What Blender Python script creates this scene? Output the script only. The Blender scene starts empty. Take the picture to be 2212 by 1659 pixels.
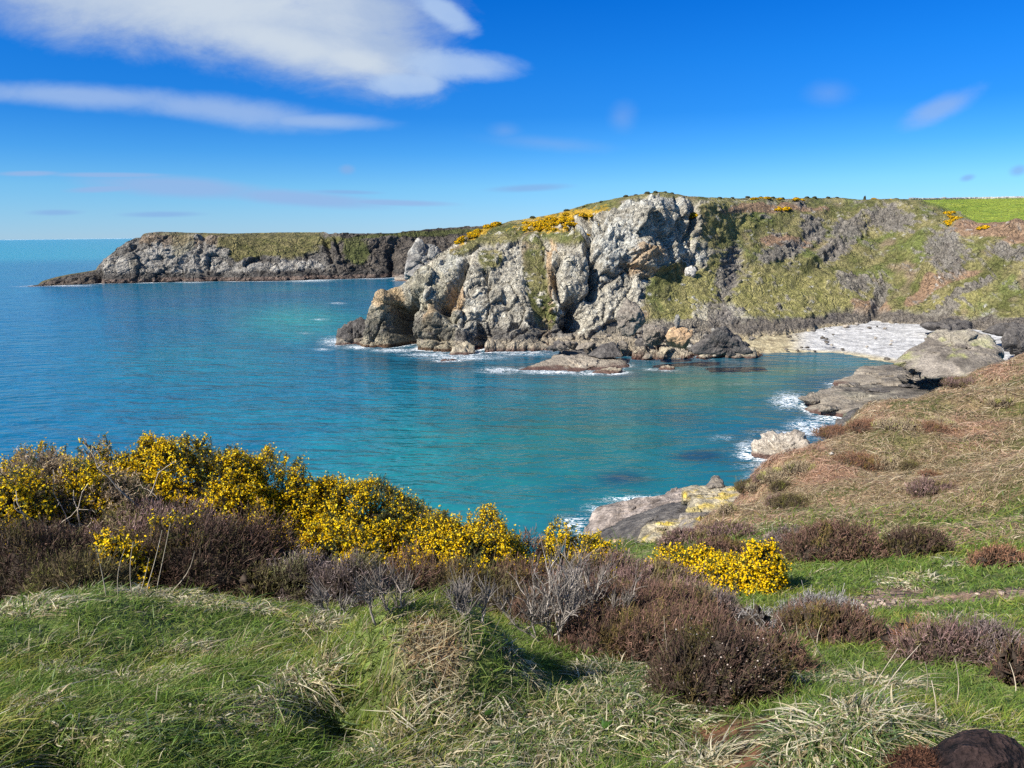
import bpy, bmesh, math, random
import numpy as np
from mathutils import Euler, Matrix

rng = np.random.default_rng(11)
random.seed(11)
SC = bpy.context.scene
COL = SC.collection

# ------------------------------------------------------------------ camera and measuring helpers
# measurements below are (x, y) in a 2212 x 1659 reading of the photograph, plus a ground distance in metres
W0, H0 = 2212.0, 1659.0
HFOV = math.radians(67.0)
FPX = (W0 / 2) / math.tan(HFOV / 2)
CAMZ = 30.0
PITCH, ROLL = math.radians(11.0), math.radians(-0.62)
ROT = Matrix.Rotation(math.radians(90) - PITCH, 3, 'X') @ Matrix.Rotation(ROLL, 3, 'Z')
RM = np.array(ROT)

def ray(px, py):
    px = np.asarray(px, float); py = np.asarray(py, float)
    l = np.stack([(px - W0 / 2) / FPX, -(py - H0 / 2) / FPX, -np.ones_like(px + py)], -1)
    d = l @ RM.T
    return d / np.hypot(d[..., 0], d[..., 1])[..., None]

def pt(px, py, dist):
    d = ray(px, py)
    return np.array([0, 0, CAMZ]) + d * np.asarray(dist, float)[..., None]

def wdist(px, py):
    return -CAMZ / ray(px, py)[..., 2]

def sea_pt(px, py):
    return pt(px, py, wdist(px, py))

# ------------------------------------------------------------------ numpy noise
def _h(ix, iy, iz, s):
    h = (ix.astype(np.int64) * 374761393 + iy.astype(np.int64) * 668265263 + iz.astype(np.int64) * 2147483647 + s * 974634777) & 0xFFFFFFFF
    h = ((h ^ (h >> 13)) * 1274126177) & 0xFFFFFFFF
    h = ((h ^ (h >> 16)) * 2246822519) & 0xFFFFFFFF
    return (h ^ (h >> 15)) & 0xFFFFFFFF

def _f(h, k):
    return ((h >> (k * 10)) & 1023) / 511.5 - 1.0

def perlin(p, seed=0):
    i = np.floor(p).astype(np.int64); f = p - i
    u = f * f * f * (f * (f * 6 - 15) + 10)
    out = 0
    for dx in (0, 1):
        for dy in (0, 1):
            for dz in (0, 1):
                h = _h(i[:, 0] + dx, i[:, 1] + dy, i[:, 2] + dz, seed)
                g = _f(h, 0) * (f[:, 0] - dx) + _f(h, 1) * (f[:, 1] - dy) + _f(h, 2) * (f[:, 2] - dz)
                w = (u[:, 0] if dx else 1 - u[:, 0]) * (u[:, 1] if dy else 1 - u[:, 1]) * (u[:, 2] if dz else 1 - u[:, 2])
                out = out + g * w
    return out

def fbm(p, octv=4, seed=0, gain=0.5, lac=2.03):
    a, s, t = 1.0, 0, 0
    for o in range(octv):
        s = s + a * perlin(p, seed + o * 17); t += a
        p = p * lac + 3.7; a *= gain
    return s / t * 1.6

def ridged(p, octv=4, seed=0):
    a, s, t = 1.0, 0, 0
    for o in range(octv):
        s = s + a * (1 - 2.2 * np.abs(perlin(p, seed + o * 31))); t += a
        p = p * 2.1 + 1.3; a *= 0.5
    return s / t

def cells(p, seed=0, tilt=0.9):
    """angular blocks: (facet height, gap to the next block, random number of the block)"""
    i = np.floor(p).astype(np.int64)
    F1 = np.full(len(p), 9.0); F2 = np.full(len(p), 9.0)
    disp = np.zeros(len(p)); idv = np.zeros(len(p))
    for dx in (-1, 0, 1):
        for dy in (-1, 0, 1):
            for dz in (-1, 0, 1):
                c = i + np.array([dx, dy, dz])
                h = _h(c[:, 0], c[:, 1], c[:, 2], seed)
                q = c + 0.5 + 0.45 * np.stack([_f(h, 0), _f(h, 1), _f(h, 2)], -1)
                r = p - q
                d = np.sqrt((r * r).sum(1))
                h2 = _h(c[:, 0], c[:, 1], c[:, 2], seed + 5)
                v = (_f(h2, 0) * r[:, 0] + _f(h2, 1) * r[:, 1] + _f(h2, 2) * r[:, 2]) * tilt + _f(h2, 1) * 0.6
                n = d < F1
                F2 = np.where(n, F1, np.minimum(F2, d))
                disp = np.where(n, v, disp); idv = np.where(n, _f(h2, 2), idv)
                F1 = np.where(n, d, F1)
    return disp, F2 - F1, idv

def sstep(a, b, x):
    t = np.clip((x - a) / (b - a), 0, 1)
    return t * t * (3 - 2 * t)

def mixc(a, b, t):
    a = np.asarray(a, float); b = np.asarray(b, float)
    t = np.asarray(t)[..., None]
    return a * (1 - t) + b * t

# ------------------------------------------------------------------ objects
def props(o, label=None, cat=None, group=None, kind=None):
    if label: o['label'] = label
    if cat: o['category'] = cat
    if group: o['group'] = group
    if kind: o['kind'] = kind
    return o

def empty(name, loc, label, cat, group=None, rz=0.0):
    o = bpy.data.objects.new(name, None); COL.objects.link(o)
    o.location = [float(c) for c in loc]; o.rotation_euler = (0, 0, rz); o.empty_display_size = 0.2
    return props(o, label, cat, group)

def mesh(name, V, F, mat, col=None, parent=None, smooth=False, attrs=None):
    me = bpy.data.meshes.new(name)
    V = np.asarray(V, np.float32)
    Fs = F if isinstance(F, list) else [F]
    Fs = [np.asarray(f, np.int32) for f in Fs if len(f)]
    me.vertices.add(len(V)); me.vertices.foreach_set('co', V.ravel())
    nl = sum(f.size for f in Fs); nf = sum(len(f) for f in Fs)
    me.loops.add(nl); me.loops.foreach_set('vertex_index', np.concatenate([f.ravel() for f in Fs]))
    me.polygons.add(nf)
    tot = np.concatenate([np.full(len(f), f.shape[1], np.int32) for f in Fs])
    st = np.concatenate([[0], np.cumsum(tot)[:-1]]).astype(np.int32)
    me.polygons.foreach_set('loop_start', st); me.polygons.foreach_set('loop_total', tot)
    if smooth: me.polygons.foreach_set('use_smooth', np.ones(nf, bool))
    me.update(calc_edges=True)
    if col is not None:
        c = np.asarray(col, np.float32)
        if c.ndim == 1: c = np.tile(c, (len(V), 1))
        a = me.attributes.new('Col', 'FLOAT_COLOR', 'POINT')
        a.data.foreach_set('color', np.concatenate([np.clip(c[:, :3], 0, 1), np.ones((len(c), 1), np.float32)], 1).astype(np.float32).ravel())
    for k, v in (attrs or {}).items():
        a = me.attributes.new(k, 'FLOAT', 'POINT'); a.data.foreach_set('value', np.asarray(v, np.float32))
    me.materials.append(mat)
    o = bpy.data.objects.new(name, me); COL.objects.link(o)
    if parent is not None: o.parent = parent
    return o

def grid_faces(n, m, wrap=False):
    """n rows, m columns"""
    i = np.arange(n - 1)[:, None]; j = np.arange(m if wrap else m - 1)[None, :]
    j2 = (j + 1) % m
    return np.stack([i * m + j, i * m + j2, (i + 1) * m + j2, (i + 1) * m + j], -1).reshape(-1, 4)

class Acc:
    """collects shapes that become ONE mesh"""
    def __init__(s): s.V = []; s.F = []; s.C = []; s.n = 0
    def add(s, V, F, C):
        V = np.asarray(V, float).reshape(-1, 3)
        C = np.asarray(C, float)
        if C.ndim == 1: C = np.tile(C, (len(V), 1))
        s.V.append(V); s.F.append(np.asarray(F) + s.n); s.C.append(C); s.n += len(V)
    def build(s, name, mat, parent=None, origin=(0, 0, 0), smooth=False):
        V = np.concatenate(s.V) - np.asarray(origin); C = np.concatenate(s.C)
        q = [f for f in s.F if f.shape[1] == 4]; t = [f for f in s.F if f.shape[1] == 3]
        F = ([np.concatenate(q)] if q else []) + ([np.concatenate(t)] if t else [])
        return mesh(name, V, F, mat, C, parent, smooth)

def unit(v):
    return v / np.maximum(np.linalg.norm(v, axis=-1, keepdims=True), 1e-9)

def strips(acc, base, dirs, L, w, bend, c0, c1, nseg=3, taper=0.15, side=None):
    """curved blades / twigs: flat strips from base along dirs, bent by the vector bend"""
    N = len(base); L = np.broadcast_to(L, N)[:, None]; w = np.broadcast_to(w, N)[:, None]
    if side is None:
        side = unit(np.cross(dirs, unit(rng.normal(size=(N, 3)))))
    Vs = []; Cs = []
    c0 = np.broadcast_to(c0, (N, 3)); c1 = np.broadcast_to(c1, (N, 3))
    for k in range(nseg + 1):
        t = k / nseg
        p = base + L * (dirs * t + bend * t * t)
        ww = w * 0.5 * (1 - (1 - taper) * t ** 1.5)
        Vs.append(p - side * ww); Vs.append(p + side * ww)
        c = c0 * (1 - t) + c1 * t
        Cs.append(c); Cs.append(c)
    V = np.stack(Vs, 1); C = np.stack(Cs, 1)
    m = 2 * (nseg + 1)
    f = np.array([[2 * k, 2 * k + 1, 2 * k + 3, 2 * k + 2] for k in range(nseg)])
    F = (np.arange(N)[:, None, None] * m + f[None]).reshape(-1, 4)
    acc.add(V.reshape(-1, 3), F, C.reshape(-1, 3))

def flakes(acc, cen, size, col, nrm=None, aspect=1.0):
    """small leaf- or petal-sized quads"""
    N = len(cen); size = np.broadcast_to(size, N)[:, None]
    n = unit(rng.normal(size=(N, 3)) + (0 if nrm is None else nrm * 1.2))
    a = unit(np.cross(n, rng.normal(size=(N, 3)))); b = np.cross(n, a)
    a = a * size * 0.5; b = b * size * 0.5 * aspect
    V = np.stack([cen - a - b * .6, cen + a * .7 - b, cen + a + b * .7, cen - a * .6 + b], 1)
    F = np.arange(N * 4).reshape(N, 4)
    C = np.repeat(np.broadcast_to(col, (N, 3)), 4, 0)
    acc.add(V.reshape(-1, 3), F, C)

def tube(acc, P, r0, r1, col, sides=5):
    P = np.asarray(P, float); n = len(P)
    T = unit(np.gradient(P, axis=0))
    A = unit(np.cross(T, np.array([0.31, 0.87, 0.39]))); B = np.cross(T, A)
    r = np.linspace(r0, r1, n)[:, None, None]
    th = np.arange(sides) / sides * 2 * np.pi
    V = P[:, None] + r * (A[:, None] * np.cos(th)[None, :, None] + B[:, None] * np.sin(th)[None, :, None])
    acc.add(V.reshape(-1, 3), grid_faces(n, sides, True), col)

def wander(p, d, L, n=8, wob=0.25, lift=0.0, rg=rng):
    """a crooked twig as a polyline"""
    pts = [np.array(p, float)]; d = np.array(d, float)
    for k in range(n):
        d = d + rg.normal(size=3) * wob + np.array([0, 0, lift])
        d /= np.linalg.norm(d)
        pts.append(pts[-1] + d * L / n)
    return np.array(pts)

# ------------------------------------------------------------------ materials
def mat_new(name):
    m = bpy.data.materials.new(name); m.use_nodes = True
    nt = m.node_tree; nt.nodes.clear()
    out = nt.nodes.new('ShaderNodeOutputMaterial')
    return m, nt, out

def nd(nt, typ, ins=None, **kw):
    n = nt.nodes.new(typ)
    for k, v in kw.items(): setattr(n, k, v)
    for k, v in (ins or {}).items():
        if isinstance(v, bpy.types.NodeSocket): nt.links.new(v, n.inputs[k])
        else: n.inputs[k].default_value = v
    return n

def math_n(nt, op, a, b=0.0, c=0.0, clamp=False):
    n = nt.nodes.new('ShaderNodeMath'); n.operation = op; n.use_clamp = clamp
    for i, v in enumerate((a, b, c)):
        if isinstance(v, bpy.types.NodeSocket): nt.links.new(v, n.inputs[i])
        else: n.inputs[i].default_value = v
    return n.outputs[0]

def ramp(nt, fac, stops):
    r = nt.nodes.new('ShaderNodeValToRGB')
    while len(r.color_ramp.elements) < len(stops): r.color_ramp.elements.new(0.5)
    for e, (p, c) in zip(r.color_ramp.elements, stops):
        e.position = p; e.color = (*c, 1) if len(c) == 3 else c
    nt.links.new(fac, r.inputs[0])
    return r.outputs[0]

def mulc(nt, a, b, fac=1.0):
    n = nt.nodes.new('ShaderNodeMix'); n.data_type = 'RGBA'; n.blend_type = 'MULTIPLY'
    n.inputs[0].default_value = fac
    nt.links.new(a, n.inputs[6]); nt.links.new(b, n.inputs[7])
    return n.outputs[2]

def foliage_mat(name, trans=0.3, rough=0.6, spec=0.25, var=0.35, scale=40.0):
    m, nt, out = mat_new(name)
    at = nd(nt, 'ShaderNodeAttribute', attribute_name='Col')
    geo = nd(nt, 'ShaderNodeNewGeometry')
    nz = nd(nt, 'ShaderNodeTexNoise', {'Vector': geo.outputs['Position'], 'Scale': scale, 'Detail': 2.0})
    v = ramp(nt, nz.outputs['Fac'], [(0.3, (1 - var,) * 3), (0.7, (1 + var,) * 3)])
    c = mulc(nt, at.outputs['Color'], v)
    b = nd(nt, 'ShaderNodeBsdfPrincipled', {'Base Color': c, 'Roughness': rough, 'Specular IOR Level': spec})
    if trans > 0:
        t = nd(nt, 'ShaderNodeBsdfTranslucent', {'Color': c})
        mx = nd(nt, 'ShaderNodeMixShader', {0: trans, 1: b.outputs[0], 2: t.outputs[0]})
        nt.links.new(mx.outputs[0], out.inputs[0])
    else:
        nt.links.new(b.outputs[0], out.inputs[0])
    return m

def ground_mat(name, scales, var, bump, dist, rough=0.9, streak=None, cracks=None):
    """Col attribute broken up by several noises, with bump"""
    m, nt, out = mat_new(name)
    at = nd(nt, 'ShaderNodeAttribute', attribute_name='Col')
    geo = nd(nt, 'ShaderNodeNewGeometry')
    vec = geo.outputs['Position']
    if streak:
        mp = nd(nt, 'ShaderNodeMapping', {'Vector': vec, 'Scale': streak[0], 'Rotation': streak[1]})
        vec = mp.outputs[0]
    c = at.outputs['Color']; hsum = None
    for s, k in zip(scales, var):
        nz = nd(nt, 'ShaderNodeTexNoise', {'Vector': vec, 'Scale': s, 'Detail': 5.0, 'Roughness': 0.62})
        v = ramp(nt, nz.outputs['Fac'], [(0.32, (1 - k, 1 - k, 1 - k * .95)), (0.5, (1, 1, 1)), (0.68, (1 + k, 1 + k, 1 + k * .95))])
        c = mulc(nt, c, v)
        h = math_n(nt, 'MULTIPLY', nz.outputs['Fac'], 1.0 / s)
        hsum = h if hsum is None else math_n(nt, 'ADD', hsum, h)
    for (cs, cw, depth) in (cracks or ()):
        wn = nd(nt, 'ShaderNodeTexNoise', {'Vector': geo.outputs['Position'], 'Scale': cs * 1.5, 'Detail': 3.0})
        wv = nd(nt, 'ShaderNodeVectorMath', {0: wn.outputs['Color'], 1: (0.8 / cs, 0.8 / cs, 0.8 / cs)}, operation='MULTIPLY')
        wa = nd(nt, 'ShaderNodeVectorMath', {0: geo.outputs['Position'], 1: wv.outputs[0]}, operation='ADD')
        mp = nd(nt, 'ShaderNodeMapping', {'Vector': wa.outputs[0], 'Scale': (1.0, 1.0, 0.40), 'Rotation': (0.15, -0.5, 0.2)})
        vo = nd(nt, 'ShaderNodeTexVoronoi', {'Vector': mp.outputs[0], 'Scale': cs}, feature='DISTANCE_TO_EDGE')
        gr = nd(nt, 'ShaderNodeMapRange', {0: vo.outputs['Distance'], 1: 0.0, 2: cw, 3: -depth, 4: 0.0}, interpolation_type='SMOOTHSTEP')
        hsum = math_n(nt, 'ADD', hsum, gr.outputs[0])
    bp = nd(nt, 'ShaderNodeBump', {'Strength': bump, 'Distance': dist, 'Height': hsum})
    b = nd(nt, 'ShaderNodeBsdfPrincipled', {'Base Color': c, 'Roughness': rough, 'Specular IOR Level': 0.2, 'Normal': bp.outputs[0]})
    nt.links.new(b.outputs[0], out.inputs[0])
    return m

M_ROCK = ground_mat('rock_stone', (0.4, 1.6, 5.0), (0.22, 0.4, 0.45), 0.8, 1.2, cracks=((0.13, 0.035, 0.7), (0.42, 0.04, 0.45)))
M_FAR = ground_mat('far_cliff_stone', (0.12, 0.5, 1.6), (0.25, 0.4, 0.45), 0.8, 2.5, cracks=((0.08, 0.05, 1.5),))
M_BOULDER = ground_mat('boulder_stone', (0.7, 3.0, 9.0), (0.25, 0.35, 0.35), 0.8, 1.0)
M_PEBBLE = ground_mat('pebble_shingle', (0.25, 1.5, 5.0), (0.15, 0.2, 0.35), 0.6, 0.8)
M_EARTH = ground_mat('turf_and_earth', (0.6, 5.0, 28.0), (0.2, 0.35, 0.5), 0.7, 0.8)
M_PEAT = ground_mat('peat', (3.0, 22.0, 90.0), (0.25, 0.5, 0.5), 1.0, 1.0)
M_GRASS = foliage_mat('grass_blades', 0.45, 0.5, 0.3, 0.25, 9.0)
M_HEATH = foliage_mat('heather_twigs', 0.15, 0.8, 0.1, 0.35, 30.0)
M_GORSE = foliage_mat('gorse_spines', 0.2, 0.6, 0.2, 0.35, 25.0)
M_PETAL = foliage_mat('gorse_petals', 0.35, 0.6, 0.1, 0.15, 40.0)
M_WOOD = foliage_mat('bare_twigs', 0.0, 0.8, 0.1, 0.3, 25.0)
# ------------------------------------------------------------------ sun, sky, camera
SUN = unit(np.array([-0.63, -0.41, 0.66]))
def build_light():
    el = math.asin(SUN[2])
    az = math.atan2(SUN[0], SUN[1])
    l = bpy.data.lights.new('sun', 'SUN'); l.energy = 5.0; l.angle = math.radians(0.53); l.color = (1.0, 0.955, 0.88)
    o = bpy.data.objects.new('sun', l); COL.objects.link(o)
    o.rotation_euler = Matrix(((1, 0, 0), (0, 1, 0), (0, 0, 1))).to_euler()
    from mathutils import Vector
    o.rotation_euler = Vector([-c for c in SUN]).to_track_quat('-Z', 'Y').to_euler()
    o.location = (-60, -20, 120)
    w = bpy.data.worlds.new('World'); SC.world = w; w.use_nodes = True
    nt = w.node_tree; nt.nodes.clear()
    out = nt.nodes.new('ShaderNodeOutputWorld')
    sky = nd(nt, 'ShaderNodeTexSky', sky_type='NISHITA', sun_disc=False)
    sky.sun_elevation = el; sky.sun_rotation = az % (2 * math.pi)
    sky.altitude = 30; sky.air_density = 1.0; sky.dust_density = 0.0; sky.ozone_density = 2.2
    tc = nd(nt, 'ShaderNodeTexCoord')
    sep = nd(nt, 'ShaderNodeSeparateXYZ', {0: tc.outputs['Generated']})
    x, y, z = sep.outputs
    # tint by elevation: deep blue over pale cyan; unseen zenith whitened for neutral ambient
    tint = ramp(nt, z, SKY_T)
    gain = nd(nt, 'ShaderNodeRGB'); gain.outputs[0].default_value = (2, 2, 2, 1)
    skyc = mulc(nt, sky.outputs[0], mulc(nt, tint, gain.outputs[0]))
    ys = math_n(nt, 'MAXIMUM', y, 0.05)
    u = math_n(nt, 'DIVIDE', x, ys); v = math_n(nt, 'DIVIDE', z, ys)
    uv = nd(nt, 'ShaderNodeCombineXYZ', {0: u, 1: v, 2: 0.0})
    cmb = nd(nt, 'ShaderNodeCombineXYZ', {0: math_n(nt, 'MULTIPLY', u, 8.0), 1: math_n(nt, 'MULTIPLY', v, 15.0), 2: 0.3})
    n1 = nd(nt, 'ShaderNodeTexNoise', {'Vector': cmb.outputs[0], 'Scale': 1.0, 'Detail': 9.0, 'Roughness': 0.66, 'Distortion': 0.25})
    cmb2 = nd(nt, 'ShaderNodeCombineXYZ', {0: math_n(nt, 'MULTIPLY', u, 2.2), 1: math_n(nt, 'MULTIPLY', v, 5.0), 2: 4.3})
    n2 = nd(nt, 'ShaderNodeTexNoise', {'Vector': cmb2.outputs[0], 'Scale': 1.0, 'Detail': 3.0})
    wob = math_n(nt, 'ADD', math_n(nt, 'MULTIPLY', math_n(nt, 'SUBTRACT', n1.outputs['Fac'], 0.5), 2.1),
                 math_n(nt, 'MULTIPLY', math_n(nt, 'SUBTRACT', n2.outputs['Fac'], 0.5), 1.2))
    cur = skyc
    def cloud(ells, soft, op, colr, wk=1.0):
        nonlocal cur
        m = None
        for (px, py, rx, ry, ang) in ells:
            d = ray(px, py); uc = d[0] / d[1]; vc = d[2] / d[1]
            k = 1.0 / FPX * 1.05
            mp = nd(nt, 'ShaderNodeMapping', {'Vector': uv.outputs[0], 'Location': (float(uc), float(vc), 0), 'Rotation': (0, 0, math.radians(ang)), 'Scale': (rx * k, ry * k, 1)}, vector_type='TEXTURE')
            q = nd(nt, 'ShaderNodeVectorMath', {0: mp.outputs[0]}, operation='LENGTH').outputs['Value']
            e = math_n(nt, 'SUBTRACT', 1.0, q)
            m = e if m is None else math_n(nt, 'MAXIMUM', m, e)
        dens = math_n(nt, 'ADD', m, math_n(nt, 'MULTIPLY', wob, wk))
        mr = nd(nt, 'ShaderNodeMapRange', {0: dens, 1: 0.0, 2: soft, 3: 0.0, 4: op}, interpolation_type='SMOOTHSTEP')
        # only where the ellipse itself reaches
        lim = nd(nt, 'ShaderNodeMapRange', {0: m, 1: -0.45, 2: 0.1, 3: 0.0, 4: 1.0}, interpolation_type='SMOOTHSTEP')
        f = math_n(nt, 'MULTIPLY', mr.outputs[0], lim.outputs[0])
        mx = nt.nodes.new('ShaderNodeMix'); mx.data_type = 'RGBA'
        nt.links.new(f, mx.inputs[0]); nt.links.new(cur, mx.inputs[6]); mx.inputs[7].default_value = (*[c / BG for c in colr], 1)
        cur = mx.outputs[2]
    for c in CLOUDS: cloud(*c)
    w.cycles.sampling_method = 'MANUAL'; w.cycles.sample_map_resolution = 512
    bg = nd(nt, 'ShaderNodeBackground', {0: cur, 1: BG})
    nt.links.new(bg.outputs[0], out.inputs[0])

BG = 0.068
SKY_T = [(0, (0.2000, 0.3500, 0.6800)), (0.03, (0.1800, 0.3500, 0.6300)), (0.058, (0.1550, 0.3500, 0.6000)), (0.098, (0.0825, 0.2925, 0.5850)), (0.14, (0.0375, 0.2425, 0.5650)), (0.2, (0.0210, 0.2400, 0.5900)), (0.27, (0.0065, 0.2200, 0.6000)), (0.36, (0.0250, 0.2300, 0.5500)), (0.6, (0.4000, 0.4750, 0.5500))]
CLOUDS = [
    ([(270, 0, 560, 120, -9), (600, 62, 440, 112, -12), (800, 105, 215, 82, -10), (770, 30, 250, 110, 0)], 0.85, 0.86, (0.255, 0.32, 0.42), 0.52),
    ([(430, -10, 400, 110, -5), (600, 90, 280, 56, -14), (760, 130, 130, 34, -10)], 1.0, 0.66, (0.41, 0.45, 0.48), 0.6),
    ([(1000, 142, 150, 38, -5), (880, 182, 90, 24, 0), (960, 25, 90, 30, -30)], 0.7, 0.78, (0.25, 0.345, 0.50), 0.5),
    ([(160, 207, 420, 32, -3), (470, 237, 330, 38, -7), (680, 262, 190, 22, -3)], 0.9, 0.62, (0.25, 0.335, 0.48), 0.42),
    ([(400, 405, 250, 27, -4), (640, 428, 250, 21, -5), (850, 438, 160, 9, -2), (230, 408, 100, 9, 2), (240, 378, 150, 7, -1), (60, 375, 80, 7, 0)], 0.7, 0.80, (0.175, 0.275, 0.46), 0.24),
    ([(120, 459, 70, 8, 0), (350, 463, 110, 8, 0), (1145, 406, 110, 10, 2), (750, 366, 22, 14, 0), (750, 415, 90, 6, -2), (2090, 384, 22, 10, 10), (2200, 368, 26, 16, 10)], 0.8, 0.65, (0.14, 0.25, 0.45), 0.18),
    ([(2035, 232, 105, 34, 22)], 0.8, 0.5, (0.23, 0.30, 0.43), 0.45),
    ([(1190, 310, 190, 22, -5), (1090, 282, 50, 26, 0), (1345, 255, 40, 40, 20), (1790, 200, 70, 36, 0)], 1.1, 0.26, (0.20, 0.28, 0.44), 0.45),
]
def build_camera():
    cd = bpy.data.cameras.new('camera'); co = bpy.data.objects.new('camera', cd); COL.objects.link(co)
    co.location = (0, 0, CAMZ); co.rotation_euler = ROT.to_euler()
    cd.sensor_fit = 'HORIZONTAL'; cd.angle = HFOV
    cd.clip_start = 0.05; cd.clip_end = 90000
    SC.camera = co
    SC.view_settings.view_transform = 'Standard'; SC.view_settings.look = 'None'
    SC.view_settings.exposure = 0.80; SC.view_settings.gamma = 1.0
    SC.cycles.max_bounces = 6; SC.cycles.diffuse_bounces = 3; SC.cycles.transparent_max_bounces = 4
    SC.cycles.use_denoising = False
build_light(); build_camera()
# ------------------------------------------------------------------ sea
def soft_spots(XY, spots):
    """spots measured in the photo (x, y, rx, ry, strength) laid on the water plane"""
    out = np.zeros(len(XY))
    for (px, py, rx, ry, st) in spots:
        c = sea_pt(px, py)[:2]; ex = sea_pt(px + rx, py)[:2] - c
        e1 = sea_pt(px, py + ry)[:2]; e0 = sea_pt(px, py - ry)[:2]; ey = (e1 - e0) / 2
        A = np.linalg.inv(np.stack([ex, ey], 1))
        q = (XY - c) @ A.T
        out = np.maximum(out, st * np.exp(-(q ** 2).sum(1) * 1.1))
    return out

def build_sea():
    az = np.concatenate([np.linspace(-180, -48, 40, endpoint=False), np.linspace(-48, 48, 760), np.linspace(48, 180, 40)[1:-1]])
    r = np.concatenate([np.geomspace(25, 80, 60, endpoint=False), np.geomspace(80, 700, 560, endpoint=False), np.geomspace(700, 60000, 90)])
    A, R = np.meshgrid(np.radians(az), r)
    X = (np.sin(A) * R).ravel(); Y = (np.cos(A) * R).ravel()
    XY = np.stack([X, Y], 1); R = R.ravel()
    V = np.stack([X, Y, np.zeros_like(X)], 1)
    P = V * np.array([1, 1, 1])
    n1 = fbm(P / 60.0, 3, 5); n2 = fbm(P * np.array([1 / 140., 1 / 420., 1]), 3, 9); n3 = fbm(P / 14.0, 3, 77)
    deep = np.array([0.004, 0.100, 0.180]); mid = np.array([0.006, 0.135, 0.19]); turq = np.array([0.014, 0.22, 0.225])
    cove = np.array([0.014, 0.115, 0.105]); kelp = np.array([0.012, 0.05, 0.075]); far = np.array([0.015, 0.22, 0.26]); green = np.array([0.05, 0.13, 0.105])
    c = mixc(mid, deep, sstep(-0.3, 0.5, n1 + 0.25))
    # paler band of sea under the horizon, dark band before it
    c = mixc(c, far, sstep(700, 1500, R) * 0.9)
    c = mixc(c, deep * 0.9, soft_spots(XY, [(120, 575, 420, 16, 0.8), (500, 640, 500, 20, 0.55)]))
    c = mixc(c, np.array([0.004, 0.095, 0.20]), np.clip(soft_spots(XY, [(80, 760, 420, 190, 0.8), (350, 880, 300, 90, .5)]), 0, 1))
    c = mixc(c, turq, np.clip(soft_spots(XY, [(640, 690, 130, 36, 0.95), (430, 770, 300, 60, 0.3), (900, 1000, 340, 170, 0.55), (500, 900, 300, 60, 0.25)]) * (1 + 0.35 * n3), 0, 1))
    c = mixc(c, cove, np.clip(soft_spots(XY, [(1250, 960, 380, 160, 0.9), (1500, 850, 420, 70, 0.8), (1200, 1080, 260, 100, 0.6)]) * (1 + 0.3 * n1), 0, 1))
    c = mixc(c, green, np.clip(soft_spots(XY, [(1480, 820, 240, 34, 0.85), (1720, 800, 160, 26, 0.9), (1900, 790, 90, 25, 0.7)]) * (1 + 0.3 * n3), 0, 1))
    c = mixc(c, kelp, np.clip(soft_spots(XY, [(1510, 985, 54, 12, 1.3), (1450, 900, 120, 20, .35), (1100, 900, 160, 22, .3), (1600, 785, 130, 11, 0.95), (1340, 1032, 70, 18, 0.75), (1820, 830, 110, 30, 0.6), (1690, 930, 120, 60, 0.55),
                                                (1000, 790, 200, 14, 0.7), (830, 775, 90, 12, 0.5), (1350, 812, 60, 7, 0.7), (1640, 1040, 120, 40, 0.5), (1250, 1060, 60, 14, 0.3), (1200, 800, 130, 15, .5)]) * (1 + 0.8 * n3), 0, 1))
    foam = soft_spots(XY, FOAM)
    # surf along every waterline: distance to rock standing near sea level
    kd_pts = []
    for o in list(COL.objects):
        if o.type != 'MESH' or o.name.split('.')[0] in ('beach',): continue
        v = np.empty(len(o.data.vertices) * 3, np.float32); o.data.vertices.foreach_get('co', v); v = v.reshape(-1, 3) + np.array(o.location)
        v = v[np.abs(v[:, 2]) < (0.7 if o.name != 'far_headland' else 1.2)]
        if len(v): kd_pts.append(v[::max(1, len(v) // 1500)])
    kd_pts = np.concatenate(kd_pts)
    from mathutils.kdtree import KDTree
    kd = KDTree(len(kd_pts))
    for k, v in enumerate(kd_pts): kd.insert((float(v[0]), float(v[1]), 0.0), k)
    kd.balance()
    azd = np.degrees(np.arctan2(X, Y)); near = np.where((R < 640) & (R > 55) & (np.abs(azd) < 40))[0]
    dist = np.full(len(X), 99.0)
    for k in near: dist[k] = kd.find((X[k], Y[k], 0.0))[2]
    expo = np.clip(0.55 + 1.1 * fbm(P / 16.0, 3, 41), 0, 1)
    calm = soft_spots(XY, [(1650, 775, 330, 26, 1.0), (1850, 790, 160, 30, 1.0), (1450, 790, 120, 18, .8)])
    wl_f = (np.exp(-(dist / (0.9 + R / 260)) ** 2) * 0.95 + 0.5 * np.exp(-(dist / (4.0 + R / 150)) ** 2) * expo) * (0.35 + 0.65 * expo) * (1 - 0.85 * calm)
    foam = np.maximum(foam * 0.92, wl_f)
    c = mixc(c, kelp * 1.2, np.exp(-(dist / 7.0) ** 2) * 0.5)
    swell = 1.25 - 0.85 * np.clip(soft_spots(XY, [(1500, 840, 520, 120, 1.2), (1350, 1000, 420, 190, 1.2), (1150, 1150, 300, 120, 1.0)]), 0, 1)
    mesh_o = mesh('sea', V, grid_faces(len(r), len(az), True), sea_mat(), c, smooth=True, attrs={'foam': foam, 'swell': swell})
    props(mesh_o, 'blue to turquoise sea with small ripples filling the cove', None, None, 'structure')

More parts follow.
